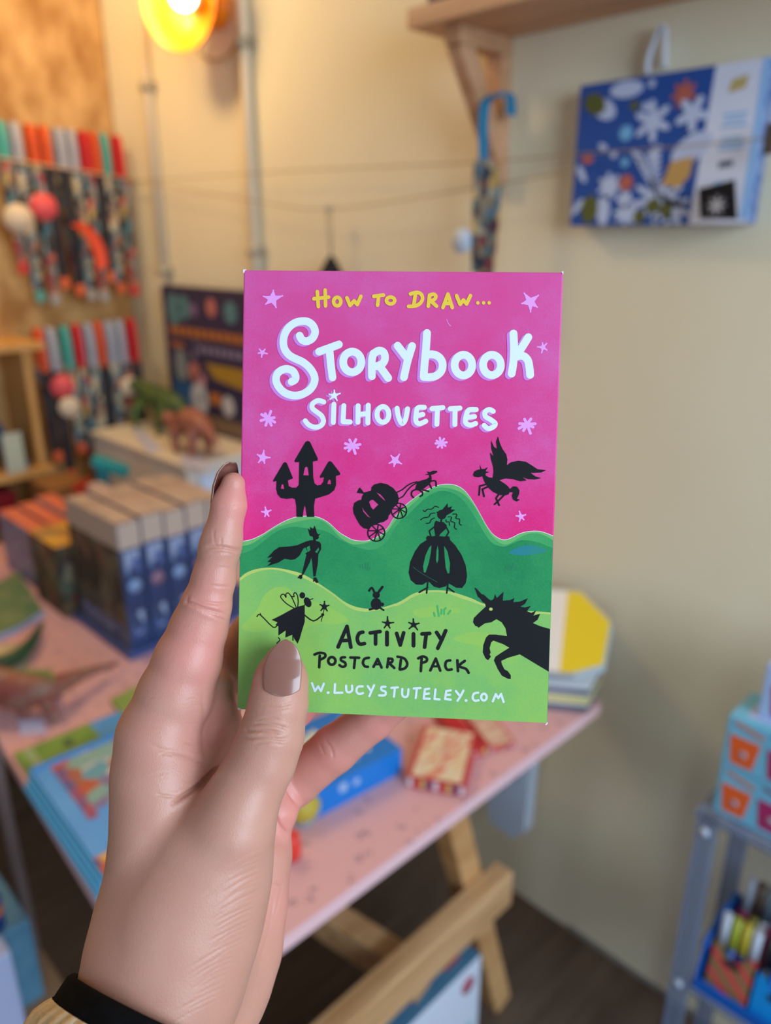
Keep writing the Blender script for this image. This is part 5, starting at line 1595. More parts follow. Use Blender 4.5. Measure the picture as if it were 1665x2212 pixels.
def silhouettes(mi, ly, off):
    w = 48
    off = (off[0] * .95, off[1] * .95)
    def s(reg, pts, sm=6):
        L.stroke(reg, pts, w, mi, ly, sm, off)
    s(1, [(872, 1352), (820, 1338), (770, 1366), (764, 1410), (808, 1448), (852, 1484), (869, 1535), (842, 1578), (785, 1590), (730, 1568), (697, 1530)])
    s(1, [(968, 1374), (962, 1546)])
    L.star(1, [(972, 1238), (1030, 1270), (1000, 1340), (932, 1328), (920, 1278)], mi, ly, .42, off)
    s(1, [(1062, 1387), (1054, 1538), (1122, 1541)], 0)
    s(1, [(1197, 1388), (1195, 1543)]); s(1, [(1293, 1383), (1289, 1550)]); s(1, [(1197, 1470), (1290, 1462)])
    L.ring(1, (1432, 1470), 56, 74, w, mi, ly, off)
    s(2, [(32, 1412), (45, 1490), (78, 1555), (112, 1515), (131, 1417)])
    s(2, [(290, 1403), (228, 1408), (212, 1470), (212, 1535), (245, 1557), (303, 1534)]); s(2, [(215, 1482), (275, 1470)])
    s(2, [(363, 1415), (465, 1405)]); s(2, [(414, 1412), (408, 1562)])
    s(2, [(535, 1416), (626, 1410)]); s(2, [(581, 1412), (578, 1565)])
    s(2, [(780, 1424), (712, 1428), (686, 1480), (680, 1545), (722, 1570), (774, 1556)]); s(2, [(690, 1498), (764, 1490)])
    s(2, [(941, 1440), (905, 1424), (866, 1444), (868, 1488), (918, 1520), (960, 1556), (938, 1590), (892, 1602), (856, 1574)])


both(storybook)
cut(L, 'title_lettering', LET)
both(silhouettes)
cut(L, 'subtitle_lettering', LET)


def S(reg, pts, w, mi, ly=6, sm=5):
    L.stroke(reg, pts, w, mi, ly, sm)


w = 35
for s in ([(812, 308), (822, 450)], [(886, 294), (890, 443)], [(780, 376), (918, 360)], [(1092, 367), (1122, 438), (1160, 396), (1190, 430), (1224, 353)], [(1347, 352), (1438, 341)], [(1393, 350), (1382, 436)]):
    S(1, s, w, YLW, 6, 0)
L.ring(1, (1000, 402), 34, 40, w, YLW, 6)
L.ring(1, (1505, 392), 39, 32, w, YLW, 6)
S(2, [(160, 330), (215, 316), (258, 330), (274, 375), (250, 420), (200, 445), (142, 448)], w, YLW); S(2, [(208, 325), (190, 440)], w, YLW)
S(2, [(340, 345), (328, 446)], w, YLW); S(2, [(340, 342), (378, 332), (400, 352), (385, 382), (345, 398)], w, YLW); S(2, [(352, 396), (406, 445)], w, YLW)
S(2, [(467, 458), (514, 332), (555, 458)], w, YLW, 6, 0); S(2, [(490, 420), (540, 418)], w, YLW)
S(2, [(596, 347), (630, 428), (660, 388), (690, 424), (727, 346)], w, YLW, 6, 0)
for x in (797, 851, 904):
    L.oval(2, (x, 414), 17, 17, YLW, 6)
cut(L, 'heading_lettering', LET)
# activity
w = 36
S(5, [(1005, 778), (1090, 583), (1126, 780)], w, BK, 6, 0); S(5, [(1040, 718), (1115, 714)], w, BK)
S(5, [(1240, 638), (1205, 650), (1187, 700), (1207, 748), (1255, 746)], w, BK)
S(5, [(1310, 645), (1402, 632)], w, BK); S(5, [(1360, 642), (1360, 750)], w, BK)
S(5, [(1468, 640), (1468, 756)], 38, BK); L.star(5, [(1473, 487), (1535, 545), (1497, 602), (1440, 600), (1422, 540)], BK, 6, .36)
S(6, [(26, 650), (60, 760), (92, 644)], w, BK, 6, 0); S(6, [(185, 655), (185, 766)], 38, BK); L.star(6, [(183, 508), (242, 553), (227, 620), (142, 608), (138, 545)], BK, 6, .36)
S(6, [(266, 655), (338, 650)], w, BK); S(6, [(306, 655), (290, 780)], w, BK)
S(6, [(404, 640), (442, 700)], w, BK); S(6, [(490, 624), (455, 705), (415, 790)], w, BK)
# postcard pack
w = 26
S(5, [(832, 860), (826, 970)], w, BK); S(5, [(782, 850), (830, 833), (878, 842), (882, 872), (838, 898)], w, BK)
L.ring(5, (946, 910), 34, 36, w, BK, 6)
S(5, [(1070, 876), (1036, 880), (1034, 905), (1070, 926), (1074, 955), (1046, 966), (1018, 950)], w, BK)
S(5, [(1122, 878), (1204, 880)], w, BK); S(5, [(1166, 884), (1156, 976)], w, BK)
S(5, [(1296, 880), (1256, 890), (1240, 928), (1258, 960), (1286, 966)], w, BK)
S(5, [(1340, 966), (1380, 892), (1416, 972)], w, BK, 6, 0); S(5, [(1356, 942), (1400, 940)], 22, BK)
S(5, [(1482, 890), (1470, 970)], w, BK); S(5, [(1480, 888), (1518, 893), (1514, 920), (1480, 930)], w, BK); S(5, [(1486, 930), (1536, 976)], w, BK)
S(6, [(66, 900), (54, 988)], w, BK); S(6, [(34, 870), (98, 888), (126, 938), (105, 978), (60, 992)], w, BK)
S(6, [(262, 880), (254, 1006)], w, BK); S(6, [(230, 886), (270, 868), (308, 882), (308, 912), (262, 930)], w, BK)
S(6, [(344, 1000), (396, 888), (438, 1002)], w, BK, 6, 0); S(6, [(366, 962), (425, 960)], 22, BK)
S(6, [(532, 905), (496, 915), (486, 958), (506, 993), (546, 990)], w, BK)
S(6, [(600, 904), (606, 1006)], w, BK); S(6, [(670, 910), (616, 958), (680, 985), (706, 1022)], w, BK)
cut(L, 'caption_lettering', LET)
# web address
w = 22
for dx in (-336, -168, 0):
    S(5, [(757 + dx, 1120), (785 + dx, 1195), (815 + dx, 1150), (842 + dx, 1195), (869 + dx, 1125)], w, URL, 6, 0)
L.oval(5, (910, 1210), 14, 13, URL, 6)
S(5, [(975, 1130), (970, 1212), (1044, 1210)], w, URL, 6, 0)
S(5, [(1080, 1145), (1085, 1196), (1112, 1206), (1136, 1188), (1136, 1144)], w, URL)
S(5, [(1236, 1150), (1190, 1156), (1178, 1196), (1200, 1221), (1240, 1214)], w, URL)
S(5, [(1284, 1148), (1312, 1190)], w, URL); S(5, [(1345, 1140), (1320, 1195), (1300, 1242)], w, URL)
S(5, [(1452, 1154), (1415, 1157), (1416, 1185), (1452, 1202), (1446, 1234), (1392, 1236)], w, URL)
S(5, [(1508, 1165), (1570, 1160)], w, URL); S(5, [(1541, 1168), (1532, 1248)], w, URL)
S(6, [(78, 1175), (78, 1232), (102, 1252), (128, 1238), (136, 1178)], w, URL)
S(6, [(186, 1170), (250, 1166)], w, URL); S(6, [(216, 1170), (205, 1260)], w, URL)
S(6, [(332, 1172), (292, 1178), (280, 1266), (336, 1268)], w, URL, 6, 0); S(6, [(290, 1222), (330, 1218)], w, URL)
S(6, [(392, 1180), (382, 1270), (430, 1274)], w, URL, 6, 0)
S(6, [(536, 1188), (494, 1194), (482, 1270), (536, 1276)], w, URL, 6, 0); S(6, [(490, 1232), (530, 1230)], w, URL)
S(6, [(584, 1194), (618, 1236)], w, URL); S(6, [(656, 1190), (630, 1240), (600, 1286)], w, URL)
L.oval(6, (681, 1284), 14, 13, URL, 6)
S(6, [(796, 1210), (756, 1220), (744, 1260), (764, 1286), (800, 1282)], w, URL)
L.ring(6, (850, 1252), 26, 32, w, URL, 6)
S(6, [(934, 1292), (962, 1224), (986, 1262), (1012, 1222), (1036, 1298)], w, URL, 6, 0)
cut(L, 'web_address', LET)
# ================================================================ the hand
# the hand is one implicit surface (tapered limbs blended together), meshed here with surface nets.
# joints: photo pixel x, y, distance from the lens along the view (m), radius in photo pixels
def J(x, y, d, r):
    return (np.array([(x - 832.5) / FPX * d, (y - 1106.0) / FPX * d, d]), r * d / FPX)


def chain(*js):
    return [(js[i], js[i + 1]) for i in range(len(js) - 1)]


INDEX = chain(J(504, 1046, .2575, 26), J(495, 1090, .2575, 36), J(480, 1165, .258, 41.5), J(474, 1188, .258, 42), J(462, 1250, .2585, 45), J(445, 1310, .259, 52.5), J(430, 1355, .260, 60), J(406, 1425, .260, 71), J(378, 1502, .260, 79), J(341, 1588, .259, 83))
INDEX_MC = chain(J(341, 1588, .259, 83), J(342, 1680, .2575, 85), J(346, 1800, .2545, 89), J(336, 1905, .2525, 88), J(320, 1985, .2505, 93), J(316, 2050, .248, 100), J(322, 2130, .246, 132), J(282, 2300, .236, 140))
THUMB = chain(J(611, 1424, .2515, 34), J(607, 1465, .2505, 55), J(601, 1520, .2497, 61), J(586, 1590, .2492, 67), J(566, 1645, .2488, 69), J(536, 1702, .2482, 73), J(499, 1784, .2475, 84))
THUMB_MC = chain(J(499, 1784, .2475, 84), J(470, 1862, .2490, 107), J(434, 1960, .2490, 126), J(398, 2055, .2470, 132), J(362, 2150, .2440, 138), J(300, 2310, .2350, 145))
DORSAL = chain(J(420, 1830, .2505, 82), J(410, 1880, .2500, 104), J(385, 1970, .2480, 120), J(345, 2110, .2450, 140))
MIDDLE = chain(J(430, 1580, .281, 76), J(474, 1472, .287, 62), J(556, 1368, .2905, 53), J(640, 1300, .2885, 46), J(705, 1262, .2865, 38))
MIDDLE_MC = chain(J(430, 1580, .281, 76), J(410, 1800, .276, 96), J(372, 2060, .262, 118), J(310, 2280, .246, 130))
RING = chain(J(480, 1660, .298, 66), J(556, 1598, .305, 52), J(634, 1527, .306, 45), J(730, 1440, .300, 40), J(790, 1390, .296, 33))
RING_MC = chain(J(480, 1660, .298, 66), J(462, 1850, .288, 86), J(420, 2080, .270, 105), J(340, 2280, .254, 120))
PINKY = chain(J(560, 1742, .308, 60), J(640, 1686, .309, 51), J(722, 1618, .306, 50), J(806, 1552, .302, 45), J(870, 1500, .297, 40), J(915, 1464, .2945, 32))
PINKY_MC = chain(J(560, 1742, .308, 60), J(545, 1850, .297, 72), J(530, 1960, .289, 74), J(510, 2060, .281, 80), J(470, 2160, .272, 84), J(370, 2310, .256, 105))
FOLD = chain(J(585, 1700, .301, 40), J(596, 1752, .299, 44), J(590, 1790, .298, 38))
HYPO = chain(J(570, 1862, .291, 46), J(566, 1950, .287, 45), J(545, 2050, .282, 52), J(518, 2128, .275, 56), J(465, 2215, .264, 72))
PALM = chain(J(430, 1640, .274, 70), J(420, 1760, .270, 92), J(440, 1900, .266, 110), J(400, 2080, .258, 120))
PAD = chain(J(452, 1500, .272, 52), J(462, 1570, .274, 56), J(440, 1640, .272, 60))

GROUPS = [  # (segments, blend inside, blend with the rest)
    (INDEX_MC + MIDDLE_MC + RING_MC + PINKY_MC + PALM, .010, 0),
    (INDEX, .0022, .0035), (MIDDLE, .002, .0028), (RING, .002, .0026), (PINKY, .002, .0026), (PAD, .004, .004), (FOLD, .003, .003), (HYPO, .004, .003),
]
KNUCKLE = chain(J(512, 1758, .2436, 58), J(506, 1786, .2434, 62))
THUMBS = [(THUMB_MC + DORSAL, .009, 0), (THUMB, .003, .006), (KNUCKLE, .002, .006)]
VOX = .00085


def sdf_grid(org, shape):
    xs = [org[i] + VOX * np.arange(shape[i], dtype=np.float32) for i in range(3)]

    def group(segs, k):
        D = np.full(shape, .05, np.float32)
        for (a, ra), (b, rb) in segs:
            m = max(ra, rb) + .022
            lo = [max(0, int((min(a[i], b[i]) - m - org[i]) / VOX)) for i in range(3)]
            hi = [min(shape[i], int((max(a[i], b[i]) + m - org[i]) / VOX) + 2) for i in range(3)]
            if any(hi[i] <= lo[i] for i in range(3)):
                continue
            X = xs[0][lo[0]:hi[0], None, None]
            Y = xs[1][None, lo[1]:hi[1], None]
            Z = xs[2][None, None, lo[2]:hi[2]]
            ba = (b - a).astype(np.float32)
            h = ((X - a[0]) * ba[0] + (Y - a[1]) * ba[1] + (Z - a[2]) * ba[2]) / max(float(ba @ ba), 1e-9)
            np.clip(h, 0, 1, out=h)
            d = np.sqrt((X - a[0] - h * ba[0]) ** 2 + (Y - a[1] - h * ba[1]) ** 2 + (Z - a[2] - h * ba[2]) ** 2) - (ra + (rb - ra) * h)
            sl = (slice(lo[0], hi[0]), slice(lo[1], hi[1]), slice(lo[2], hi[2]))
            D[sl] = smin(D[sl], d.astype(np.float32), k)
        return D

    def smin(a, b, k):
        if k <= 0:
            return np.minimum(a, b)
        h = np.maximum(k - np.abs(a - b), 0) / k
        return np.minimum(a, b) - h * h * (k * .25)

    def family(groups):
        T = None
        for segs, ki, ko in groups:
            D = group(segs, ki)
            T = D if T is None else smin(T, D, ko)
        return T

    return smin(family(GROUPS), family(THUMBS), .0032)


def surface_nets(D, org):
    """one vertex per cell that the surface crosses, one quad per crossed grid edge"""
    nx, ny, nz = D.shape
    ins = D < 0
    c = np.zeros((nx - 1, ny - 1, nz - 1), np.int8)
    for i in (0, 1):
        for j in (0, 1):
            for k in (0, 1):
                c += ins[i:nx - 1 + i, j:ny - 1 + j, k:nz - 1 + k]
    act = np.argwhere((c > 0) & (c < 8))
    idx = -np.ones(c.shape, np.int64)
    idx[act[:, 0], act[:, 1], act[:, 2]] = np.arange(len(act))
    acc = np.zeros((len(act), 3))
    cnt = np.zeros(len(act))
    corners = [(i, j, k) for i in (0, 1) for j in (0, 1) for k in (0, 1)]
    for p in corners:
        for axis in range(3):
            if p[axis]:
                continue
            q = list(p)
            q[axis] = 1
            d0 = D[act[:, 0] + p[0], act[:, 1] + p[1], act[:, 2] + p[2]].astype(float)
            d1 = D[act[:, 0] + q[0], act[:, 1] + q[1], act[:, 2] + q[2]].astype(float)
            cr = (d0 < 0) != (d1 < 0)
            t = np.where(cr, d0 / np.where(cr, d0 - d1, 1), 0)
            pos = np.array(p, float)[None, :] + np.zeros((len(act), 3))
            pos[:, axis] += t
            acc[cr] += pos[cr]
            cnt[cr] += 1
    V = (act + acc / cnt[:, None]) * VOX + np.array(org)[None, :]
    Q = []
    for axis in range(3):
        sl0 = [slice(None)] * 3
        sl1 = [slice(None)] * 3
        sl0[axis] = slice(0, -1)
        sl1[axis] = slice(1, None)
        e = np.argwhere(ins[tuple(sl0)] != ins[tuple(sl1)])
        u, w = [(1, 2), (2, 0), (0, 1)][axis]
        ok = (e[:, u] > 0) & (e[:, w] > 0) & (e[:, u] < D.shape[u] - 1) & (e[:, w] < D.shape[w] - 1)
        e = e[ok]
        first_in = ins[e[:, 0], e[:, 1], e[:, 2]]
        quad = []
        for du, dw in ((0, 0), (1, 0), (1, 1), (0, 1)):
            k = e.copy()
            k[:, u] -= du
            k[:, w] -= dw
            quad.append(idx[k[:, 0], k[:, 1], k[:, 2]])
        quad = np.stack(quad, 1)
        quad[~first_in] = quad[~first_in][:, ::-1]
        Q.append(quad)
    Q = np.concatenate(Q)
    return V, Q[(Q >= 0).all(1)]


allj = [j for segs, _, _ in GROUPS + THUMBS for s in segs for j in s]
lo_ = np.min([j[0] - j[1] for j in allj], 0) - .004
hi_ = np.max([j[0] + j[1] for j in allj], 0) + .004
YCUT = (2300 - 1106.0) / FPX * .25            # the forearm runs on inside the sleeve
hi_[1] = min(hi_[1], YCUT)
shape_ = tuple(int(v) for v in np.ceil((hi_ - lo_) / VOX) + 1)
DG = sdf_grid(lo_, shape_)
DG[:, -2:, :] = np.maximum(DG[:, -2:, :], .0004)     # closes the wrist end
HV, HQ = surface_nets(DG, lo_)

# smooth (Taubin), then press the skin creases in
ed = np.concatenate([HQ[:, [0, 1]], HQ[:, [1, 2]], HQ[:, [2, 3]], HQ[:, [3, 0]]])
nb = np.zeros(len(HV))
np.add.at(nb, ed[:, 0], 1)
np.add.at(nb, ed[:, 1], 1)


def lap(V):
    s = np.zeros_like(V)
    np.add.at(s, ed[:, 0], V[ed[:, 1]])
    np.add.at(s, ed[:, 1], V[ed[:, 0]])
    return s / nb[:, None] - V


for _ in range(7):
    HV = HV + .55 * lap(HV)
    HV = HV - .53 * lap(HV)


def quad_normals(V, Q):
    n = np.cross(V[Q[:, 2]] - V[Q[:, 0]], V[Q[:, 3]] - V[Q[:, 1]])
    N = np.zeros_like(V)
    for i in range(4):
        np.add.at(N, Q[:, i], n)
    return N / np.maximum(np.linalg.norm(N, axis=1), 1e-12)[:, None]


HN = quad_normals(HV, HQ)
# subdivide once (catmull-like linear) for finer creases
def subdivide(V, Q):
    e = np.sort(np.concatenate([Q[:, [0, 1]], Q[:, [1, 2]], Q[:, [2, 3]], Q[:, [3, 0]]]), 1)
    u, inv = np.unique(e, axis=0, return_inverse=True)
    inv = inv.reshape(-1)
    n, m = len(V), len(Q)
    mid = (V[u[:, 0]] + V[u[:, 1]]) / 2
    cen = V[Q].mean(1)
    e0, e1, e2, e3 = (inv[i * m:(i + 1) * m] + n for i in range(4))
    c = np.arange(m) + n + len(u)
    NQ = np.concatenate([np.stack([Q[:, 0], e0, c, e3], 1), np.stack([e0, Q[:, 1], e1, c], 1), np.stack([c, e1, Q[:, 2], e2], 1), np.stack([e3, c, e2, Q[:, 3]], 1)])
    return np.concatenate([V, mid, cen]), NQ


HV, HQ = subdivide(HV, HQ)
ed = np.concatenate([HQ[:, [0, 1]], HQ[:, [1, 2]], HQ[:, [2, 3]], HQ[:, [3, 0]]])
nb = np.zeros(len(HV))
np.add.at(nb, ed[:, 0], 1)
np.add.at(nb, ed[:, 1], 1)
for _ in range(3):
    HV = HV + .5 * lap(HV)
    HV = HV - .48 * lap(HV)
HN = quad_normals(HV, HQ)
if (HN * (HV - HV.mean(0))).sum() < 0:
    HN = -HN
    HQ = HQ[:, ::-1]
PXY = np.stack([HV[:, 0] / HV[:, 2] * FPX + 832.5, HV[:, 1] / HV[:, 2] * FPX + 1106.0], 1)
FRONT = HN[:, 2] < -.05
CREASES = [  # photo polyline, width px, depth mm, nearest and farthest distance it may touch
    ([(441, 1184), (470, 1181), (500, 1186), (523, 1189)], 3.2, .42, .24, .275), ([(450, 1196), (480, 1193), (505, 1197)], 2.5, .16, .24, .275), ([(470, 1098), (500, 1094), (522, 1092)], 2.2, .10, .24, .275),
    ([(398, 1300), (420, 1306), (450, 1318), (490, 1328)], 3.4, .42, .24, .275), ([(412, 1292), (440, 1300), (476, 1305), (497, 1302)], 2.6, .22, .24, .275), ([(430, 1318), (460, 1330), (490, 1342)], 2.6, .20, .24, .275), ([(408, 1285), (404, 1296), (400, 1306)], 3, .18, .24, .275),
    ([(452, 1225), (480, 1226), (505, 1230)], 2, .10, .24, .275), ([(446, 1264), (470, 1266), (500, 1268)], 2, .12, .24, .275), ([(462, 1140), (462, 1165), (468, 1180)], 2, .12, .24, .275), ([(478, 1160), (478, 1180)], 2, .1, .24, .275),
    ([(528, 1572), (536, 1578), (556, 1578), (586, 1580), (612, 1586)], 3.2, .34, .23, .27), ([(519, 1592), (540, 1594), (570, 1592), (600, 1597), (625, 1594)], 3.0, .30, .23, .27), ([(540, 1566), (570, 1562), (600, 1568), (624, 1576)], 2.6, .24, .23, .27), ([(550, 1556), (580, 1552), (606, 1556)], 2.2, .16, .23, .27), ([(548, 1605), (580, 1604), (610, 1608)], 2.4, .2, .23, .27), ([(560, 1586), (580, 1586), (598, 1590)], 2, .2, .23, .27),
    ([(562, 1518), (590, 1524), (620, 1522), (640, 1512)], 2.4, .14, .23, .27), ([(556, 1532), (590, 1538), (630, 1532)], 2.2, .10, .23, .27),
    ([(372, 1736), (404, 1714), (432, 1694), (458, 1668), (470, 1655)], 4.2, 1.0, .23, .285), ([(322, 1606), (350, 1620), (392, 1628), (430, 1645), (460, 1662)], 5, .15, .24, .285), ([(335, 1716), (360, 1720), (384, 1722)], 3, .16, .24, .285),
    ([(436, 1490), (440, 1540), (438, 1600), (444, 1640)], 4.5, .16, .25, .30), ([(360, 1580), (385, 1600), (420, 1608)], 2.4, .16, .25, .29), ([(330, 1560), (360, 1548), (400, 1550)], 2.2, .10, .25, .29), ([(345, 1530), (380, 1520), (430, 1524)], 2.2, .10, .25, .29),
    ([(700, 1596), (716, 1618), (720, 1640)], 2.6, .16, .28, .33), ([(690, 1606), (702, 1632)], 2.2, .12, .28, .33), ([(604, 1676), (616, 1700), (640, 1738)], 3.2, .4, .28, .33),
    ([(588, 1738), (600, 1778), (622, 1802)], 3, .35, .28, .33), ([(590, 1905), (606, 1910)], 2.4, .2, .27, .32), ([(588, 1990), (598, 1960), (612, 1900)], 2.4, .16, .27, .32), ([(560, 2080), (580, 2010), (592, 1940)], 2.4, .16, .26, .32),
]
rs = random.Random(4)
for i in range(26):     # fine parallel lines at the base of the thumb
    y = 1830 + i * 13
    xr = np.interp(y, [1800, 1900, 2000, 2100, 2180], [580, 570, 545, 500, 480])
    L0 = rs.uniform(70, 150)
    pts = [(xr - 4, y), (xr - L0 * .5, y + L0 * .20 + rs.uniform(-3, 3)), (xr - L0, y + L0 * .50 + rs.uniform(-4, 4))]
    CREASES.append((pts, rs.uniform(1.6, 2.4), rs.uniform(.05, .13), .22, .262))
for i in range(26):     # wrinkles over the index base and palm
    x, y = rs.uniform(300, 430), rs.uniform(1500, 1700)
    CREASES.append(([(x, y), (x + 14, y - rs.uniform(-4, 4)), (x + 30, y + rs.uniform(-6, 6))], 1.8, .07, .24, .275))
disp = np.zeros(len(HV))
for pts, w, dep, zn, zf in CREASES:
    P2 = np.array([(p.x, p.y) for p in smoothpath([(a, b, 0) for a, b in pts], 5)])
    lo2, hi2 = P2.min(0) - 4 * w, P2.max(0) + 4 * w
    m = FRONT & (HV[:, 2] > zn) & (HV[:, 2] < zf) & (PXY > lo2).all(1) & (PXY < hi2).all(1)
    ii = np.nonzero(m)[0]
    if not len(ii):
        continue
    best = np.full(len(ii), 1e9)
    bt = np.zeros(len(ii))
    for k in range(len(P2) - 1):
        a, b = P2[k], P2[k + 1]
        ab = b - a
        h = np.clip(((PXY[ii] - a) @ ab) / max(ab @ ab, 1e-9), 0, 1)
        d = np.linalg.norm(PXY[ii] - a - h[:, None] * ab, axis=1)
        u = d < best
        best[u] = d[u]
        bt[u] = (k + h[u]) / (len(P2) - 1)
    fade = np.clip(np.minimum(bt, 1 - bt) * 5, 0.15, 1)
    disp[ii] -= dep * .0015 * fade * (np.exp(-(best / w) ** 2) - .22 * np.exp(-((best - 2.6 * w) / (1.6 * w)) ** 2))
HV = HV + HN * disp[:, None]

# where blood shows through: fingertips, knuckles and palm are rosier than the back of the hand
red = np.zeros(len(HV))
for x, y, d, r, s in ((500, 1090, .258, 60, .8), (490, 1150, .258, 50, .4), (430, 1400, .255, 110, .6), (455, 1290, .255, 90, .5), (400, 1560, .268, 110, .65), (470, 1600, .28, 110, .8), (420, 1680, .268, 60, .5), (600, 1750, .30, 90, .9), (720, 1620, .306, 110, .6), (830, 1540, .302, 90, .8), (580, 1950, .29, 100, .5), (540, 1500, .29, 110, .8), (600, 1440, .249, 60, .3), (665, 1560, .30, 60, .9), (560, 1640, .248, 60, .15)):
    c_ = np.array([(x - 832.5) / FPX * d, (y - 1106.0) / FPX * d, d])
    red = np.maximum(red, s * np.exp(-(np.linalg.norm(HV - c_, axis=1) / (r * d / FPX)) ** 2))

m_skin = bpy.data.materials.new('skin')
m_skin.use_nodes = True
nt = m_skin.node_tree
b = nt.nodes['Principled BSDF']
b.inputs['Roughness'].default_value = .43
b.inputs['Specular IOR Level'].default_value = .45
b.inputs['Subsurface Weight'].default_value = .35
b.inputs['Subsurface Radius'].default_value = (1.0, .38, .22)
b.inputs['Subsurface Scale'].default_value = .0035
at = nt.nodes.new('ShaderNodeAttribute')
at.attribute_name = 'rosiness'
tc = nt.nodes.new('ShaderNodeTexCoord')
n1 = nt.nodes.new('ShaderNodeTexNoise')
n1.inputs['Scale'].default_value = 55
n1.inputs['Detail'].default_value = 5
nt.links.new(tc.outputs['Object'], n1.inputs['Vector'])
base = nt.nodes.new('ShaderNodeMix')
base.data_type = 'RGBA'
base.inputs[6].default_value = lin('#b98371')
base.inputs[7].default_value = lin('#c59382')
nt.links.new(n1.outputs['Fac'], base.inputs[0])
rosy = nt.nodes.new('ShaderNodeMix')
rosy.data_type = 'RGBA'
rosy.inputs[7].default_value = lin('#dc8780')
nt.links.new(at.outputs['Fac'], rosy.inputs[0])
nt.links.new(base.outputs[2], rosy.inputs[6])
nt.links.new(rosy.outputs[2], b.inputs['Base Color'])
n2 = nt.nodes.new('ShaderNodeTexNoise')
n2.inputs['Scale'].default_value = 1500
n2.inputs['Detail'].default_value = 4
v2 = nt.nodes.new('ShaderNodeTexVoronoi')
v2.inputs['Scale'].default_value = 1300
v2.feature = 'DISTANCE_TO_EDGE'
mpv = nt.nodes.new('ShaderNodeMapping')
mpv.inputs['Scale'].default_value = (1, 1, .6)
nt.links.new(tc.outputs['Object'], n2.inputs['Vector'])
nt.links.new(tc.outputs['Object'], mpv.inputs['Vector'])
nt.links.new(mpv.outputs['Vector'], v2.inputs['Vector'])
ad = nt.nodes.new('ShaderNodeMath')
ad.operation = 'MULTIPLY_ADD'
ad.inputs[1].default_value = .6
nt.links.new(n2.outputs['Fac'], ad.inputs[0])
nt.links.new(v2.outputs['Distance'], ad.inputs[2])
bp = nt.nodes.new('ShaderNodeBump')
bp.inputs['Strength'].default_value = .2
bp.inputs['Distance'].default_value = .0004
nt.links.new(ad.outputs[0], bp.inputs['Height'])
nt.links.new(bp.outputs['Normal'], b.inputs['Normal'])

WR = pd(340, 2200, .25)
person = thing('person', 'person\'s left hand with brown nails and cream knit sleeve holding the card box', 'person', WR)


def camverts(V):
    R3 = np.array([[RV.x, -UV.x, FV.x], [RV.y, -UV.y, FV.y], [RV.z, -UV.z, FV.z]])
    return V @ R3.T + np.array(CAM)


def np_mesh(name, V, Q, m, parent):
    W = camverts(V) - np.array(WR)
    me = bpy.data.meshes.new(name)
    me.vertices.add(len(W))
    me.vertices.foreach_set('co', W.astype(np.float32).ravel())
    me.loops.add(len(Q) * 4)
    me.loops.foreach_set('vertex_index', Q.astype(np.int32).ravel())
    me.polygons.add(len(Q))
    me.polygons.foreach_set('loop_start', np.arange(0, len(Q) * 4, 4, dtype=np.int32))
    me.polygons.foreach_set('use_smooth', np.ones(len(Q), bool))
    me.update(calc_edges=True)
    me.validate()
    me.materials.append(m)
    o = bpy.data.objects.new(name, me)
    COL.objects.link(o)
    o.parent = parent
    MW[o.name] = MW[parent.name].copy()
    return o


hand = np_mesh('hand', HV, HQ, m_skin, person)
ca = hand.data.attributes.new('rosiness', 'FLOAT', 'POINT')
ca.data.foreach_set('value', red.astype(np.float32))

# ---- nails
m_nail = bpy.data.materials.new('glossy_brown_nail')
m_nail.use_nodes = True
b = m_nail.node_tree.nodes['Principled BSDF']
b.inputs['Base Color'].default_value = lin('#8e6054')
b.inputs['Roughness'].default_value = .3
b.inputs['Coat Weight'].default_value = .4
b.inputs['Coat Roughness'].default_value = .12


def shell(rows, m, name, thick=.0005):
    """rows of camera-space points -> a closed thin shell"""
    R_, Cn = len(rows), len(rows[0])
    P = np.array(rows).reshape(-1, 3)
    Q = np.array([[i * Cn + j, i * Cn + j + 1, (i + 1) * Cn + j + 1, (i + 1) * Cn + j] for i in range(R_ - 1) for j in range(Cn - 1)])
    o = np_mesh(name, P, Q, m, hand)
    s = o.modifiers.new('solid', 'SOLIDIFY')
    s.thickness = thick
    s.offset = 0
    sb = o.modifiers.new('sub', 'SUBSURF')
    sb.levels = sb.render_levels = 2
    return o


def skin_depth(x, y):
    """distance of the skin along the view ray through a photo pixel"""
    m = FRONT & (np.abs(PXY[:, 0] - x) < 5) & (np.abs(PXY[:, 1] - y) < 5)
    return HV[m, 2].min() if m.any() else None


left = [(1497, 570), (1488, 569), (1470, 568), (1440, 570), (1418, 578), (1402, 588), (1391, 598), (1384, 608), (1381, 614)]
right = [(1497, 648), (1488, 650), (1470, 651), (1440, 653), (1418, 649), (1402, 643), (1391, 635), (1384, 626), (1381, 619)]
ys = np.linspace(1497, 1381, 26)
rows = []
for y in ys:
    xl = np.interp(-y, [-a for a, _ in left], [c for _, c in left])
    xr = np.interp(-y, [-a for a, _ in right], [c for _, c in right])
    t = (1497 - y) / 116.0
    axis_x = 606 + 10 * t
    R_ = 64.0
    dc = np.interp(y, [1381, 1424, 1465, 1520], [.2512, .2511, .2505, .2495])
    rad = np.interp(y, [1381, 1424, 1465, 1502], [40, 47, 57, 60.5]) * dc / FPX
    row = []
    for k in range(15):
        x = xl + (xr - xl) * k / 14.0
        wv = np.clip((x - axis_x) / R_, -.95, .95)
        d = dc - rad * (.25 + .75 * math.sqrt(1 - wv * wv)) - .00080
        yy = y + (8 - 15 * ((k - 7) / 7.0) ** 2) * (1 - t) ** 1.2
        row.append([(x - 832.5) / FPX * d, (yy - 1106.0) / FPX * d, d])
    rows.append(row)
shell(rows, m_nail, 'thumb_nail', .0007)['label'] = 'glossy brown almond shaped thumb nail'

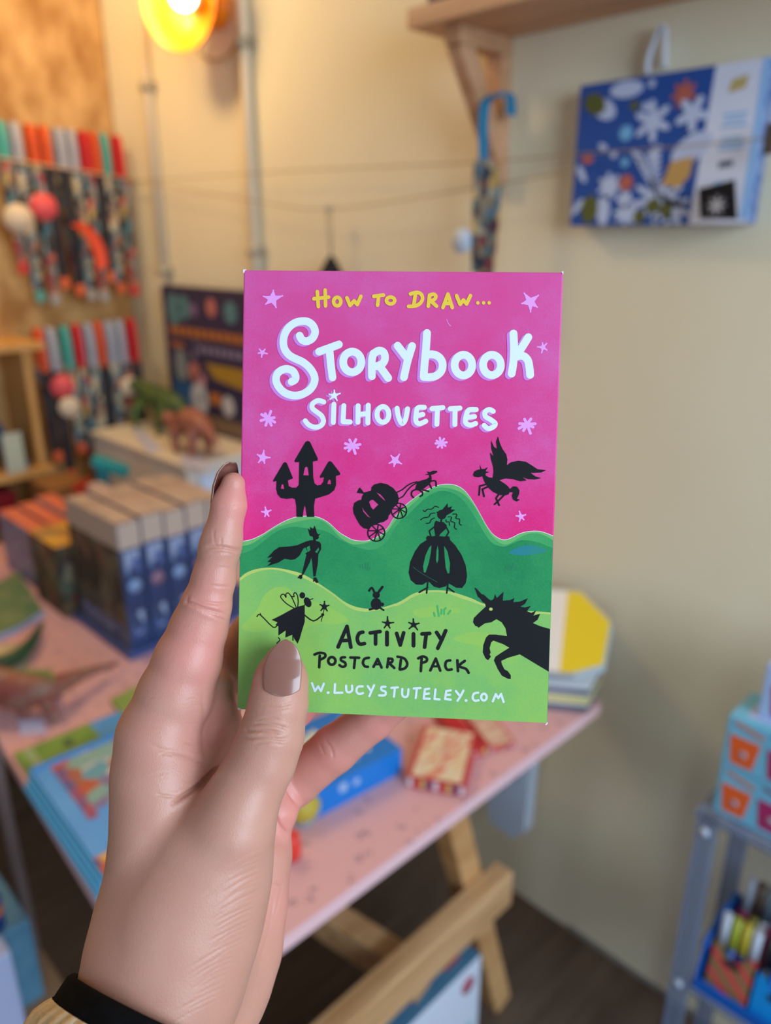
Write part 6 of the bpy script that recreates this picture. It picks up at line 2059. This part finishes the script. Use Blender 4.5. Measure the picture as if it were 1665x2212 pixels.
rows = []
for i in range(20):
    t = i / 19.0
    y = 1088 - 90 * t
    cx_ = np.interp(y, [998, 1048, 1088], [507, 505, 497])
    lx_ = np.interp(y, [998, 1003, 1022, 1050, 1088], [497, 485, 470, 461, 456.5])
    c_ = J(cx_, y, .2578, 1)[0]
    R_ = max(cx_ - lx_, 6) * .2578 / FPX
    rows.append([list(c_ + R_ * np.array([-math.cos(a), 0, math.sin(a)])) for a in np.linspace(math.radians(-32), math.radians(95), 13)])
shell(rows, m_nail, 'index_nail', .0006)['label'] = 'glossy brown nail of the index finger seen edge-on'

# ---- sleeve: black cuff, then the cream knit
m_cuff = mat('black_cuff_cloth', '#08080a', .95, '#0e0e11', 300, spec=.1)
m_knit = mat('cream_knit', '#d6c2a2', .9, '#c4ac88', 160, .6, 900)
axis = np.array([-.43, .90, -.66]); axis /= np.linalg.norm(axis)
c0 = J(332, 2190, .2505, 1)[0]
sx = np.cross(axis, [0, 0, 1.0]); sx /= np.linalg.norm(sx)      # across the picture
sy = np.cross(axis, sx)
def ringpts(t, rx, ry, n=96, rib=0.0, nr=0, ph=0.0):
    out = []
    for k in range(n):
        a = 2 * math.pi * k / n
        f = 1 + rib * (abs(math.cos(nr * a / 2 + ph)) - .5)
        out.append(c0 + axis * t + sx * (rx * f * math.cos(a)) + sy * (ry * f * math.sin(a)))
    return out
def tubeshell(rings, name, m):
    n = len(rings[0])
    V = np.array(rings).reshape(-1, 3)
    Q = np.array([[i * n + k, i * n + (k + 1) % n, (i + 1) * n + (k + 1) % n, (i + 1) * n + k] for i in range(len(rings) - 1) for k in range(n)])
    return np_mesh(name, V, Q, m, person)
rx, ry = .0306, .0425
tubeshell([ringpts(.0030, rx - .0030, ry - .003), ringpts(.0004, rx - .0022, ry - .0022), ringpts(-.0006, rx - .001, ry - .001), ringpts(.0006, rx, ry), ringpts(.006, rx + .0006, ry + .0006), ringpts(.02, rx + .001, ry + .001), ringpts(.05, rx, ry)], 'black_cuff', m_cuff)
rings = []
for i in range(40):
    t = .0062 + .11 * (i / 39.0)
    e = min(1.0, (i + .15) / 2.5)
    grow = .0022 * math.sin(min(1, e) * math.pi / 2) + .010 * (i / 39.0) ** 1.2
    rings.append(ringpts(t + .001 * (1 - e), rx + .0008 + grow, ry + .0008 + grow, 320, .085 * e, 44, .35 * i * .12))
rings.append([c0 + axis * .12] * 320)
tubeshell(rings, 'knit_sleeve', m_knit)
